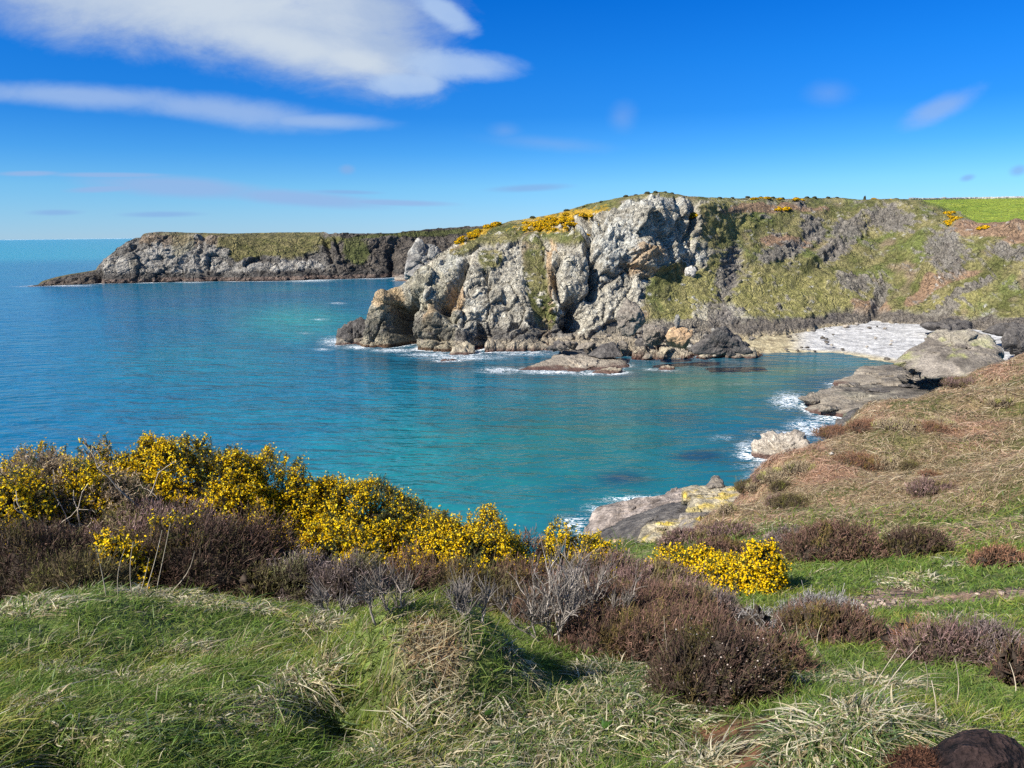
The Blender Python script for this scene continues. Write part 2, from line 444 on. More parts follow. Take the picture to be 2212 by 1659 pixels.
FOAM = [(150, 617, 70, 3, 0.8), (300, 610, 70, 3, 0.9), (410, 608, 50, 4, 1.0), (560, 607, 80, 2.5, 0.7), (660, 605, 70, 5, 1.0), (800, 600, 60, 4, 0.9), (60, 619, 50, 2, .6),
        (725, 738, 40, 14, 0.9), (775, 750, 40, 6, 1.0), (850, 757, 60, 5, 0.95), (930, 766, 80, 8, 0.85), (1000, 772, 110, 9, 0.9), (1130, 762, 90, 9, 0.85),
        (1080, 800, 60, 9, 0.9), (1200, 803, 90, 7, 1.0), (1280, 806, 70, 7, 1.0), (1410, 798, 40, 5, 0.6), (960, 755, 30, 6, .8), (730, 655, 22, 3, 0.75), (690, 690, 26, 3, 0.65), (660, 720, 26, 3, 0.6), (700, 755, 30, 4, .7),
        (1705, 865, 50, 22, 1.0), (1790, 905, 60, 14, 0.95), (1745, 925, 60, 26, 1.0), (1690, 935, 90, 10, 0.75), (1620, 970, 40, 30, 0.75), (1700, 1005, 110, 14, 0.95), (1650, 1030, 60, 16, 0.7),
        (1400, 1078, 120, 10, 0.95), (1300, 1100, 50, 20, 0.8), (1235, 1130, 45, 22, 0.9), (1250, 1160, 40, 20, .8), (1560, 945, 40, 12, 0.5), (1600, 830, 80, 3, 0.4), (1530, 842, 60, 3, 0.35), (1850, 880, 60, 8, .9), (1440, 800, 30, 4, .7)]

def sea_mat():
    m, nt, out = mat_new('sea_water')
    at = nd(nt, 'ShaderNodeAttribute', attribute_name='Col'); fo = nd(nt, 'ShaderNodeAttribute', attribute_name='foam')
    geo = nd(nt, 'ShaderNodeNewGeometry'); pos = geo.outputs['Position']
    # wind ripples: several lengths, crests roughly across the wind
    hs = None
    for (sc, amp, rot, seed) in (((0.11, 0.05, 1), 0.8, 0.4, 0), ((0.36, 0.15, 1), 0.62, 0.2, 3), ((1.0, 0.45, 1), 0.17, 0.35, 7), ((2.6, 1.3, 1), 0.018, 0.1, 11)):
        mp = nd(nt, 'ShaderNodeMapping', {'Vector': pos, 'Scale': (sc[1], sc[0], 1), 'Rotation': (0, 0, rot), 'Location': (seed, seed * 1.7, 0)})
        n = nd(nt, 'ShaderNodeTexNoise', {'Vector': mp.outputs[0], 'Scale': 1.0, 'Detail': 2.5, 'Roughness': 0.55, 'Distortion': 0.4})
        h = math_n(nt, 'MULTIPLY', n.outputs['Fac'], amp)
        hs = h if hs is None else math_n(nt, 'ADD', hs, h)
    bp = nd(nt, 'ShaderNodeBump', {'Strength': 1.0, 'Distance': math_n(nt, 'MULTIPLY', nd(nt, 'ShaderNodeAttribute', attribute_name='swell').outputs['Fac'], SEA_BUMP), 'Height': hs})
    # lacy foam
    mp = nd(nt, 'ShaderNodeMapping', {'Vector': pos, 'Scale': (0.5, 0.9, 1), 'Rotation': (0, 0, 0.5)})
    f1 = nd(nt, 'ShaderNodeTexNoise', {'Vector': mp.outputs[0], 'Scale': 1.1, 'Detail': 8.0, 'Roughness': 0.66, 'Distortion': 1.2})
    lace = math_n(nt, 'ABSOLUTE', math_n(nt, 'SUBTRACT', f1.outputs['Fac'], 0.5))
    f2 = nd(nt, 'ShaderNodeTexNoise', {'Vector': pos, 'Scale': 0.35, 'Detail': 4.0})
    th = math_n(nt, 'MULTIPLY', math_n(nt, 'SUBTRACT', math_n(nt, 'MULTIPLY', fo.outputs['Fac'], math_n(nt, 'ADD', f2.outputs['Fac'], 0.4)), 0.26), 0.075)
    ff = nd(nt, 'ShaderNodeMapRange', {0: math_n(nt, 'SUBTRACT', th, lace), 1: -0.012, 2: 0.02, 3: 0.0, 4: 1.0})
    ffc = ff.outputs[0]
    mx = nt.nodes.new('ShaderNodeMix'); mx.data_type = 'RGBA'
    nz = nd(nt, 'ShaderNodeTexNoise', {'Vector': pos, 'Scale': 0.12, 'Detail': 5.0})
    cv = mulc(nt, at.outputs['Color'], ramp(nt, nz.outputs['Fac'], [(0.3, (.86, .86, .88)), (0.7, (1.14, 1.14, 1.12))]))
    nt.links.new(ffc, mx.inputs[0]); nt.links.new(cv, mx.inputs[6]); mx.inputs[7].default_value = (0.82, 0.85, 0.86, 1)
    rg = math_n(nt, 'ADD', 0.14, math_n(nt, 'MULTIPLY', ffc, 0.6))
    b = nd(nt, 'ShaderNodeBsdfPrincipled', {'Base Color': mx.outputs[2], 'Roughness': rg, 'IOR': 1.333, 'Specular IOR Level': 0.5, 'Normal': bp.outputs[0]})
    nt.links.new(b.outputs[0], out.inputs[0])
    return m
SEA_BUMP = 1.6
# ------------------------------------------------------------------ cliffs as swept coast profiles
def lerp_table(tab, x):
    t = np.array(tab, float)
    return np.interp(x, t[:, 0], t[:, 1])

def gsmooth(a, s, axis):
    k = int(3 * s); w = np.exp(-0.5 * (np.arange(-k, k + 1) / s) ** 2); w /= w.sum()
    pad = [(0, 0)] * a.ndim; pad[axis] = (k, k)
    b = np.pad(a, pad, mode='edge')
    return np.apply_along_axis(lambda v: np.convolve(v, w, 'valid'), axis, b)

def coast_net(cols, wl, crest, x0, x1, nc, nr, back, sm=(6, 6)):
    """front face of a coast: returns positions (rows, cols, 3) with the photo readings of each vertex"""
    px = np.linspace(x0, x1, nc)
    tt = np.linspace(0, 1, nr)
    W = lerp_table(wl, px); Cr = lerp_table(crest, px)
    cx = [c[0] for c in cols]
    D = []
    for c, prof in cols:
        w = float(lerp_table(wl, c)); k = float(lerp_table(crest, c))
        a = sorted([((w - y) / (w - k), d) for y, d in prof])
        D.append(np.interp(tt, [t for t, d in a], [d for t, d in a]))
    D = np.array(D)
    delta = np.stack([np.interp(px, cx, D[:, i]) for i in range(nr)], 0)
    delta = gsmooth(gsmooth(delta, sm[0], 0), sm[1], 1)
    delta -= delta[0:1] * 0
    py = W[None] * (1 - tt[:, None]) + Cr[None] * tt[:, None]
    PX = np.broadcast_to(px[None], py.shape)
    wd = wdist(px, W)
    dist = wd[None] + delta
    P = pt(PX, py, dist)
    # beyond the crest: run back over the plateau and down
    rows = [P]; PYs = [py]
    d = unit(np.stack([ray(px, Cr)[:, 0], ray(px, Cr)[:, 1], np.zeros(nc)], 1))
    for (b, dz) in back:
        dzv = dz(px) if callable(dz) else dz
        bb = b(px) if callable(b) else np.full(nc, b)
        q = P[-1] + d * bb[:, None]; q[:, 2] = np.maximum(P[-1][:, 2] + dzv, -3.0)
        rows.append(q[None]); PYs.append(py[-1:] - 5)
    # and below the waterline
    q = P[0:1].copy(); q[..., 2] -= 4.0
    rows.insert(0, q); PYs.insert(0, py[0:1])
    P = np.concatenate(rows, 0); PY = np.concatenate(PYs, 0)
    return P, np.broadcast_to(px[None], PY.shape), PY

def net_normals(P):
    a = np.gradient(P, axis=1); b = np.gradient(P, axis=0)
    return unit(np.cross(a, b))

def seg_field(PX, PY, line, width):
    """1 on a polyline measured in the photo, fading over width"""
    best = np.full(PX.shape, 1e9)
    for (xa, ya), (xb, yb) in zip(line[:-1], line[1:]):
        dx, dy = xb - xa, yb - ya
        t = np.clip(((PX - xa) * dx + (PY - ya) * dy) / (dx * dx + dy * dy), 0, 1)
        best = np.minimum(best, np.hypot(PX - xa - t * dx, PY - ya - t * dy))
    return np.exp(-(best / width) ** 2)

def patch(PX, PY, ells, n, k=0.5):
    """irregular patches: ellipses (x, y, rx, ry, angle) with a noisy edge"""
    m = np.full(PX.shape, -9.0)
    for (cx, cy, rx, ry, ang) in ells:
        c, s = math.cos(math.radians(ang)), math.sin(math.radians(ang))
        a = ((PX - cx) * c + (PY - cy) * s) / rx; b = (-(PX - cx) * s + (PY - cy) * c) / ry
        m = np.maximum(m, 1 - np.sqrt(a * a + b * b))
    return sstep(-0.12, 0.12, m + k * n)

BEACH_BACK = [(1560, 748), (1640, 734), (1700, 714), (1740, 702), (1800, 694), (1850, 688), (1960, 690), (2010, 702), (2060, 712), (2110, 716), (2212, 730), (2330, 745)]
def build_headland():
    wl = [(770, 744), (795, 749), (830, 750), (860, 752), (900, 756), (950, 758), (1000, 760), (1040, 757), (1100, 757), (1180, 757), (1250, 764), (1320, 770), (1400, 776), (1470, 777), (1520, 776), (1600, 771), (1700, 768), (1800, 771), (1900, 778), (2000, 790), (2100, 800), (2212, 806), (2500, 815)]
    crest = [(770, 742), (790, 735), (797, 690), (803, 662), (815, 645), (832, 634), (850, 626), (868, 617), (882, 606), (905, 585), (928, 566), (950, 548), (985, 524), (1010, 508), (1040, 497), (1070, 488), (1100, 478), (1140, 472), (1180, 466), (1215, 457), (1250, 447), (1290, 437), (1330, 428), (1365, 422), (1400, 417), (1440, 415), (1468, 420), (1490, 425), (1540, 426), (1600, 428), (1650, 428), (1700, 430), (1745, 427), (1790, 427), (1850, 431), (1900, 432), (2000, 430), (2100, 428), (2212, 426), (2350, 424), (2500, 424)]
    cols = [
        (770, [(744, 0), (742, 1)]),
        (800, [(749, 0), (735, .5), (700, 1), (662, 5)]),
        (840, [(750, 0), (735, 1), (690, 2), (645, 4), (630, 9)]),
        (872, [(754, 0), (735, 1), (690, 3), (640, 7), (615, 13)]),
        (920, [(757, 0), (735, 1), (690, 3), (640, 6), (590, 14), (573, 20)]),
        (960, [(758, 0), (735, 1.5), (700, 3), (640, 8), (580, 18), (545, 28)]),
        (1000, [(760, 0), (735, 2), (700, 4), (640, 8), (570, 20), (513, 38)]),
        (1060, [(757, 0), (730, 3), (700, 5), (640, 9), (560, 20), (510, 34), (489, 48)]),
        (1120, [(757, 0), (730, 4), (650, 10), (560, 22), (500, 38), (475, 58)]),
        (1180, [(757, 0), (735, 6), (650, 12), (560, 24), (505, 36), (466, 60)]),
        (1250, [(764, 0), (742, 12), (700, 17), (640, 20), (560, 25), (510, 31), (490, 42), (446, 64)]),
        (1320, [(770, 0), (748, 14), (705, 24), (640, 28), (560, 32), (490, 37), (452, 44), (430, 60)]),
        (1400, [(776, 0), (750, 14), (700, 28), (640, 36), (580, 42), (530, 44), (450, 49), (430, 54), (417, 62)]),
        (1470, [(777, 0), (750, 14), (700, 30), (650, 42), (590, 52), (530, 57), (445, 62), (432, 65), (420, 74)]),
        (1515, [(776, 0), (750, 14), (700, 31), (650, 43), (580, 54), (500, 60), (440, 65), (425, 76)]),
        (1555, [(774, 0), (750, 15), (700, 30), (650, 44), (590, 57), (510, 65), (440, 72), (426, 84)]),
        (1600, [(771, 0), (745, 16), (700, 30), (650, 46), (600, 60), (520, 74), (450, 86), (429, 98)]),
        (1700, [(768, 0), (735, 20), (700, 34), (660, 46), (600, 65), (520, 83), (450, 100), (429, 114)]),
        (1800, [(771, 0), (725, 28), (695, 46), (650, 60), (600, 76), (520, 98), (450, 116), (428, 132)]),
        (1900, [(778, 0), (715, 42), (690, 58), (640, 74), (560, 98), (480, 116), (450, 124), (432, 140)]),
        (2000, [(790, 0), (720, 48), (690, 64), (640, 76), (560, 92), (500, 106), (445, 122), (430, 170)]),
        (2100, [(800, 0), (735, 44), (710, 56), (640, 70), (560, 86), (500, 98), (490, 102), (428, 190)]),
        (2212, [(806, 0), (750, 36), (728, 46), (660, 60), (580, 76), (500, 90), (492, 94), (426, 190)]),
        (2500, [(815, 0), (760, 34), (735, 46), (650, 60), (570, 74), (500, 90), (492, 94), (424, 190)]),
    ]
    left = lambda px: np.interp(px, [770, 1000, 1100, 1200], [0, 0, 1, 1])
    back = [(lambda px: 4 + 6 * left(px), lambda px: np.interp(px, [770, 1000, 1100], [-3, -2, -0.3])),
            (lambda px: 12 + 38 * left(px), lambda px: np.interp(px, [770, 1000, 1100], [-14, -12, -1.5])),
            (lambda px: 26 + 160 * left(px), lambda px: np.interp(px, [770, 1000, 1100, 1200], [-60, -60, -8, -6])),
            (lambda px: 40 + 400 * left(px), lambda px: np.interp(px, [770, 1000, 1100, 1200], [-60, -60, -20, -12]))]
    P, PX, PY = coast_net(cols, wl, crest, 770, 2500, 720, 230, back, (2.5, 5))
    n_r, n_c = P.shape[:2]
    N = net_normals(P)
    p = P.reshape(-1, 3).copy(); q = PX.ravel(); y = PY.ravel(); n = N.reshape(-1, 3)
    base = p.copy()
    n_lo = fbm(p / 18.0, 4, 3); n_md = fbm(p / 5.0, 4, 21); n_hi = fbm(p / 1.6, 3, 33)
    # --- what grows where
    veg = patch(q, y, [(1158, 600, 26, 115, -7), (1120, 500, 90, 22, -12), (1010, 535, 40, 9, -30), (1060, 560, 26, 22, 0), (1185, 670, 14, 40, -10), (1220, 512, 46, 14, 0), (1500, 640, 70, 60, -50), (1440, 620, 36, 60, 40), (1440, 420, 80, 12, 0),
                       (1240, 455, 170, 16, -13), (1470, 660, 60, 40, -20), (1420, 680, 40, 22, 0), (1620, 500, 110, 70, 0), (1780, 560, 200, 160, 0), (1720, 640, 150, 55, 0), (1950, 560, 200, 160, 0), (2150, 600, 220, 120, 0), (2350, 600, 260, 130, 0), (1560, 470, 50, 40, 0), (1545, 600, 26, 60, 10)], 0.45 * n_md + 0.3 * n_lo + 0.35 * n_hi, 0.8)
    veg = np.maximum(veg, sstep(-0.1, 0.25, (1 - (y - lerp_table(crest, q)) / 10.0) * (q > 985) * 0.5))
    # dark slaty strata showing through the turf of the right-hand slope, dipping to the left
    dip = np.stack([(q + 1.7 * y) / 46.0, (y - 0.62 * q) / 9.0, np.zeros_like(q)], 1)
    dipA = np.stack([(q * .8 + y) / 60.0, (y * 1.0 - 0.55 * q) / 30.0, np.ones_like(q) * 4], 1)
    strat = perlin(dip, 51) * 0.7 + perlin(dip * 2.1, 52) * 0.5
    slat = sstep(0.14, 0.44, fbm(dipA, 3, 61) * 0.8 + 0.75 * strat + 0.25 * n_hi - 0.05) * (q > 1530)
    slat = np.maximum(slat, patch(q, y, [(1680, 555, 60, 18, -20), (1800, 545, 44, 20, -25), (1830, 500, 40, 26, -20), (1840, 620, 36, 22, 10), (1570, 590, 22, 60, 10), (1540, 690, 40, 46, 0), (1750, 500, 26, 34, -40), (1900, 640, 36, 14, -60), (2050, 560, 40, 60, -30), (1920, 480, 60, 26, 0), (2090, 640, 70, 8, -25), (2030, 680, 60, 14, -20), (2180, 560, 40, 20, 0)], strat * 1.3 + n_md * 0.3 + n_hi * 0.4, 0.8))
    veg = veg * (1 - 0.9 * slat)
    foot = sstep(0, 1, (y - (np.interp(q, [1000, 1200, 1350, 1500, 1600, 1700, 1900, 2000, 2212], [760, 735, 690, 690, 690, 680, 660, 676, 680]) + 12 * n_md * 2)) / 12.0)
    veg = veg * (1 - foot)
    field = sstep(-4, 4, (q - np.interp(y, [428, 460, 492], [1960, 2060, 2105])) / 6.0) * sstep(2, -2, y - 491 + 2 * n_hi) * (y >= 424)
    back_m = (np.arange(n_r)[:, None] >= n_r - 4) * np.ones((1, n_c)); back_m = back_m.ravel()
    veg = np.maximum(np.maximum(veg, field), back_m * (q > 1050))
    veg = veg * (1 - 0.9 * sstep(0.12, 0.4, n_hi + 0.5 * n_md) * (q < 1300) * (y > lerp_table(crest, q) + 20))
    rock = 1 - veg
    # --- shapes
    warp = np.stack([fbm(p / 8.0, 2, 71), fbm(p / 8.0, 2, 72), fbm(p / 8.0, 2, 73)], 1)
    J = np.array([[1, .1, .25], [-.1, 1, .15], [-.55, .12, 1]])
    pw = p + warp * 2.0
    d1, g1, id1 = cells((pw @ J) / np.array([10, 12, 18.]), 7, 1.25); d2, g2, id2 = cells((pw @ J) / np.array([4.2, 5.0, 7.5]), 8, 1.2)
    d3, g3, id3 = cells((pw @ J.T) / np.array([1.3, 1.5, 2.4]), 9, 1.3)
    big = np.where(q < 1530, 1.0, 0.4)
    rib = ridged((pw @ J) / np.array([2.6, 2.6, 7.0]), 3, 44)
    disp = rock * (d1 * 2.0 * big + d2 * 0.8 * big + d3 * 0.40 + rib * 0.25) + rock * (n_md * 0.15 + n_hi * 0.12)
    disp -= rock * (0.7 * big * np.exp(-(g1 / 0.04) ** 2) + 0.3 * big * np.exp(-(g2 / 0.04) ** 2))
    disp += slat * (strat * 1.6)
    ribs = ridged(np.stack([(q + 1.15 * y) / 120.0, (y - 0.5 * q) / 300.0, np.ones_like(q) * 2.0], 1), 3, 71)
    disp += sstep(1540, 1620, q) * (1 - field) * (1 - foot) * sstep(7, 15, p[:, 2]) * (ribs * 2.6 + perlin(np.stack([(q + 1.2 * y) / 34.0, (y - .5 * q) / 110.0, q * 0], 1), 73) * 0.8)
    disp += veg * (1 - field) * (n_lo * 1.2 + n_md * 0.8 + n_hi * 0.35)
    disp += n_lo * 0.9 * (1 - field)
    cuts = [([(868, 745), (862, 700), (868, 668), (872, 655)], 18, 14.0), ([(1010, 560), (985, 610), (962, 660)], 8, 5.0), ([(955, 652), (985, 645), (1006, 660)], 9, 6.0), ([(1006, 660), (1004, 700)], 6, 2.5), ([(950, 660), (975, 690)], 10, 4.0),
            ([(1268, 470), (1272, 530), (1282, 575), (1280, 640)], 8, 4.5), ([(1195, 600), (1215, 650), (1240, 690)], 7, 4.0), ([(1236, 655), (1252, 690), (1225, 700)], 12, 7.0), ([(1290, 560), (1284, 610)], 9, 5.0),
            ([(1498, 440), (1494, 480), (1488, 510)], 7, 4.0), ([(1455, 430), (1462, 470), (1468, 500)], 4, 1.6), ([(1345, 570), (1390, 585), (1410, 600), (1450, 585)], 5, 2.0), ([(1355, 640), (1375, 660)], 6, 2.5), ([(1320, 440), (1345, 455), (1380, 440)], 5, 1.4), ([(1090, 640), (1130, 720)], 8, 1.6), ([(1040, 700), (1050, 745)], 6, 2.2), ([(910, 640), (925, 700), (948, 735)], 5, 1.8), ([(1165, 480), (1175, 560)], 4, 1.5),
            ([(1970, 515), (1935, 580), (1905, 650), (1890, 690)], 13, 2.2), ([(1480, 510), (1500, 560)], 5, 1.5), ([(1130, 700), (1240, 720)], 6, 1.4), ([(1585, 500), (1590, 580), (1570, 640)], 16, 1.2), ([(900, 730), (960, 738)], 3, 1.2)]
    for line, w, dep in cuts:
        wq = q + 7 * n_md; wy = y + 7 * perlin(p / 4.0, 88)
        disp -= dep * seg_field(wq, wy, line, w) * (0.35 + 0.65 * rock)
    bulges = [([(835, 660), (835, 720)], 24, 2.5), ([(930, 690), (935, 740)], 16, 2.0), ([(1390, 545), (1420, 560)], 30, 3.0), ([(1400, 470), (1395, 510)], 44, 1.6), ([(1472, 450), (1476, 480)], 14, 1.2), ([(1235, 560), (1225, 620)], 22, 2.6), ([(1110, 640), (1120, 690)], 26, 2.0), ([(1040, 600), (1050, 660)], 22, 1.8), ([(2080, 520), (2010, 600)], 24, 3.0), ([(2150, 560), (2080, 640)], 40, 2.0)]
    for line, w, dep in bulges:
        disp += dep * seg_field(q, y, line, w)
    edge = sstep(770, 800, q)
    disp *= edge * (1 - 0.8 * back_m) * (0.35 + 0.65 * sstep(2, 14, y - lerp_table(crest, q)))
    p = p - 0  # net normals face the viewer
    sgn = -np.sign((n * (base - np.array([0, 0, CAMZ]))).sum(1, keepdims=True))
    # past the crest push upward rather than sideways
    p = base + n * sgn * disp[:, None]
    by = lerp_table(BEACH_BACK, q)
    p[:, 2] -= 2.4 * sstep(1630, 1700, q) * sstep(-2, 8, y - by)
    crestrow = (y - lerp_table(crest, q) < 3)
    p[:, 2] = np.where(back_m > 0, base[:, 2] + 0.3 * n_md, p[:, 2])
    # --- colours (albedo)
    g = 0.5 + 0.5 * np.clip(n_md * 1.0 + n_lo * 0.6 + 0.35 * id2, -1, 1)
    c = mixc((0.215, 0.195, 0.155), (0.48, 0.44, 0.35), g)
    c = mixc(c, (0.58, 0.54, 0.44), sstep(0.05, 0.4, n_hi + 0.4 * n_md + 0.4 * id3) * 0.7)
    c = mixc(c, (0.10, 0.095, 0.085), sstep(0.25, 0.5, -n_hi + 0.5 * fbm(p / np.array([1.2, 1.2, 4.0]), 3, 91)) * 0.6)
    c = mixc(c, (0.30, 0.225, 0.13), sstep(0.25, 0.6, fbm(p / 7.0, 3, 101)) * 0.45)
    warm = patch(q, y, [(1400, 548, 40, 18, 10), (1380, 585, 36, 10, 20), (1365, 570, 24, 12, 0), (840, 650, 34, 26, -20), (985, 640, 24, 30, 0), (930, 690, 14, 36, 0), (1190, 590, 8, 80, 4), (1180, 700, 14, 40, 0)], n_md, 0.6)
    c = mixc(c, (0.46, 0.25, 0.08), warm * (0.45 + 0.3 * n_hi))
    white = patch(q, y, [(1060, 500, 60, 10, -14), (1250, 495, 60, 12, -10), (1395, 440, 70, 14, 0), (1330, 520, 40, 50, 0), (1555, 440, 20, 8, 0), (1600, 442, 16, 6, 0), (1470, 565, 40, 20, 0), (980, 560, 40, 14, -40), (2060, 510, 50, 30, -30)], n_hi * 1.2, 1.0)
    c = mixc(c, (0.52, 0.51, 0.45), white * 0.6)
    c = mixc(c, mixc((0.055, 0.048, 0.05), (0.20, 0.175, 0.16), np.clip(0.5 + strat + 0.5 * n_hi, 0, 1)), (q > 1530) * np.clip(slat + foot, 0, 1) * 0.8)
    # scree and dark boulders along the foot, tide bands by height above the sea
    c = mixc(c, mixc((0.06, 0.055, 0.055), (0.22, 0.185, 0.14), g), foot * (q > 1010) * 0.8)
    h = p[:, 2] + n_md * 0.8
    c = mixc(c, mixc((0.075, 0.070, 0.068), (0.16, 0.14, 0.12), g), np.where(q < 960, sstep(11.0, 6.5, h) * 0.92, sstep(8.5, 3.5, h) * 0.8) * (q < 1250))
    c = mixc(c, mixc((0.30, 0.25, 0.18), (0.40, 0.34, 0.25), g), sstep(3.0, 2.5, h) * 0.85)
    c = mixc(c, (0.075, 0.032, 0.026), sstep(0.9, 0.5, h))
    c = mixc(c, mixc((0.40, 0.33, 0.20), (0.50, 0.44, 0.30), n_hi), sstep(1500, 1620, q) * sstep(2.8, 1.8, h) * sstep(0.2, 0.6, h))
    # turf: olive, straw and green in patches
    tv = fbm(p / 9.0, 3, 121) + 0.5 * n_hi
    t = mixc((0.105, 0.110, 0.034), (0.25, 0.215, 0.095), sstep(-0.5, 0.5, tv))
    t = mixc(t, (0.125, 0.155, 0.040), sstep(0.0, 0.5, fbm(p / 14.0, 3, 131) + 0.4 * n_hi) * 0.8)
    t = mixc(t, (0.24, 0.175, 0.12), sstep(0.1, 0.5, fbm(p / 10.0, 3, 141)) * 0.8)
    ygrn = patch(q, y, [(1500, 650, 80, 60, -45), (1470, 690, 60, 30, 0), (1720, 640, 140, 44, 0), (1620, 640, 40, 50, 0), (2060, 660, 90, 20, -20), (1900, 680, 50, 12, 0), (1545, 600, 30, 60, 10), (1570, 470, 50, 50, 0)], n_md, 0.7)
    t = mixc(t, mixc((0.18, 0.172, 0.050), (0.32, 0.28, 0.115), 0.5 + n_hi + 0.5 * n_md), ygrn * 0.8)
    pink = patch(q, y, [(2190, 510, 120, 26, 0), (2060, 615, 70, 10, -12), (1990, 640, 40, 12, -30), (1880, 670, 40, 20, 0), (1690, 530, 60, 14, 0), (1660, 455, 110, 10, 0)], n_md, 0.8)
    t = mixc(t, (0.28, 0.17, 0.115), pink * 0.8)
    gor = patch(q, y, [(1210, 482, 84, 22, -10), (1030, 508, 56, 9, -30), (1250, 462, 60, 10, -12)], n_hi * 1.4 + n_md * 0.4, 0.9)
    t = mixc(t, (0.55, 0.32, 0.02), gor * 0.75)
    t = mixc(t, mixc((0.17, 0.25, 0.03), (0.33, 0.38, 0.05), 0.5 + fbm(np.stack([q / 60., y / 6., y * 0], 1), 3, 5)), field)
    c = mixc(c, t, np.clip(veg, 0, 1))
    # scattered pale stones in the turf
    c = mixc(c, (0.46, 0.44, 0.40), sstep(0.42, 0.6, fbm(p / 2.0, 2, 151) + 0.3 * n_md) * veg * (1 - field) * 0.8)
    V = p; F = grid_faces(n_r, n_c)
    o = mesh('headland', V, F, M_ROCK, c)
    props(o, 'grey limestone headland with grassy top and cliffs round the cove', None, None, 'structure')
    return p.reshape(n_r, n_c, 3), PX, PY

def build_far_headland():
    wl = [(60, 619), (80, 618.5), (210, 613), (400, 609), (600, 607), (700, 604), (800, 601), (870, 599), (950, 597), (1300, 590)]
    crest = [(60, 618), (82, 616), (95, 610), (120, 602), (150, 595), (180, 590), (207, 585), (212, 575), (225, 560), (240, 548), (258, 533), (275, 522), (290, 517), (305, 514), (309, 506), (316, 503), (340, 501), (400, 502), (500, 504), (560, 503), (640, 502), (690, 502), (705, 505), (730, 505), (745, 503), (790, 504), (850, 503), (900, 498), (950, 494), (1000, 490), (1060, 487), (1110, 480), (1180, 472), (1300, 470)]
    cols = [(60, [(619, 0), (618, 2)]), (150, [(615, 0), (595, 14)]), (205, [(613, 0), (600, 4), (585, 16)]), (240, [(612, 0), (590, 5), (548, 18)]), (310, [(610, 0), (580, 6), (540, 14), (512, 20), (503, 26)]), (480, [(608, 0), (570, 8), (530, 16), (510, 22), (504, 40)]),
            (560, [(607, 0), (575, 10), (545, 22), (515, 45), (503, 75)]), (680, [(605, 0), (575, 10), (540, 24), (510, 38), (502, 60)]), (720, [(604, 0), (580, 6), (540, 16), (505, 26)]), (870, [(599, 0), (570, 10), (530, 22), (503, 34)]), (1000, [(596, 0), (560, 14), (520, 30), (490, 60)]), (1300, [(590, 0), (540, 20), (470, 80)])]
    back = [(8, -0.3), (60, -1.5), (lambda px: np.interp(px, [60, 250, 400], [60, 70, 300]), lambda px: np.interp(px, [60, 250, 400], [-60, -50, -6])), (lambda px: np.interp(px, [60, 250, 400], [80, 120, 700]), -60)]
    P, PX, PY = coast_net(cols, wl, crest, 60, 1300, 560, 110, back, (2, 4))
    n_r, n_c = P.shape[:2]
    N = net_normals(P); p = P.reshape(-1, 3); base = p.copy(); n = N.reshape(-1, 3); q = PX.ravel(); y = PY.ravel()
    n_lo = fbm(p / 40.0, 4, 203); n_md = fbm(p / 11.0, 4, 221); n_hi = fbm(p / 3.5, 3, 233)
    turf = patch(q, y, [(580, 528, 110, 26, 4), (640, 515, 80, 16, 0), (540, 545, 50, 14, -10), (450, 506, 140, 4, 0), (770, 545, 30, 26, 0), (900, 505, 160, 5, -4)], n_md * 0.7 + n_hi * 0.2, 0.7)
    turf = np.maximum(turf, sstep(0.15, 0.35, n_lo + 0.4 * n_md) * (q < 420) * (y < 590) * 0.7)
    back_m = ((np.arange(n_r)[:, None] >= n_r - 4) * np.ones((1, n_c))).ravel()
    turf = np.maximum(turf, back_m)
    d1, g1, i1 = cells(p / np.array([20, 20, 30.]), 207); d2, g2, i2 = cells(p / np.array([8, 8, 6.]), 208); d3, g3, i3 = cells(p / 3.2, 209)
    disp = (1 - turf) * (d1 * 2.6 + d2 * 1.6 + d3 * 0.7 - 1.2 * np.exp(-(g1 / .05) ** 2)) + n_lo * 2.0 + n_md * 0.9 + n_hi * 0.5
    strata = perlin(np.stack([q / 40., (y + 0.35 * q + 10 * n_lo) / 4.0, q * 0], 1), 61)
    disp += (1 - turf) * strata * 0.9
    for line, w, dep in [([(700, 503), (708, 540), (718, 560)], 6, 6.0), ([(725, 506), (735, 545)], 5, 4.0), ([(295, 515), (285, 540)], 6, 3.0), ([(210, 580), (214, 612)], 5, 4.0), ([(520, 560), (470, 600)], 8, 2.0), ([(845, 545), (850, 595)], 8, 4.0), ([(440, 510), (430, 560), (440, 600)], 6, 2.5)]:
        disp -= dep * seg_field(q + 5 * n_md, y + 3 * n_hi, line, w)
    disp *= (0.2 + 0.8 * sstep(1, 12, y - lerp_table(crest, q))) * sstep(60, 100, q) * (1 - back_m) * np.where(q < 205, 0.45, 1.0)
    sgn = -np.sign((n * (base - np.array([0, 0, CAMZ]))).sum(1, keepdims=True))
    p = base + n * sgn * disp[:, None]
    p[:, 2] = np.where(back_m > 0, base[:, 2], p[:, 2])
    g = 0.5 + 0.5 * np.clip(n_md + 0.5 * i2 + 0.5 * n_hi + 0.5 * strata, -1, 1)
    c = mixc((0.095, 0.085, 0.075), (0.24, 0.22, 0.19), g)
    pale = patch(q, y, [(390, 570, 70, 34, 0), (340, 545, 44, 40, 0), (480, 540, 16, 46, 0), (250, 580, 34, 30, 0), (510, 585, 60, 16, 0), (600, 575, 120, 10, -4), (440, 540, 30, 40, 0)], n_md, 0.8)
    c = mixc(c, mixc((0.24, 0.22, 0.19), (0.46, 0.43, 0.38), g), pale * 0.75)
    c = mixc(c, mixc((0.06, 0.052, 0.045), (0.15, 0.125, 0.10), g), sstep(690, 740, q) * 0.9)
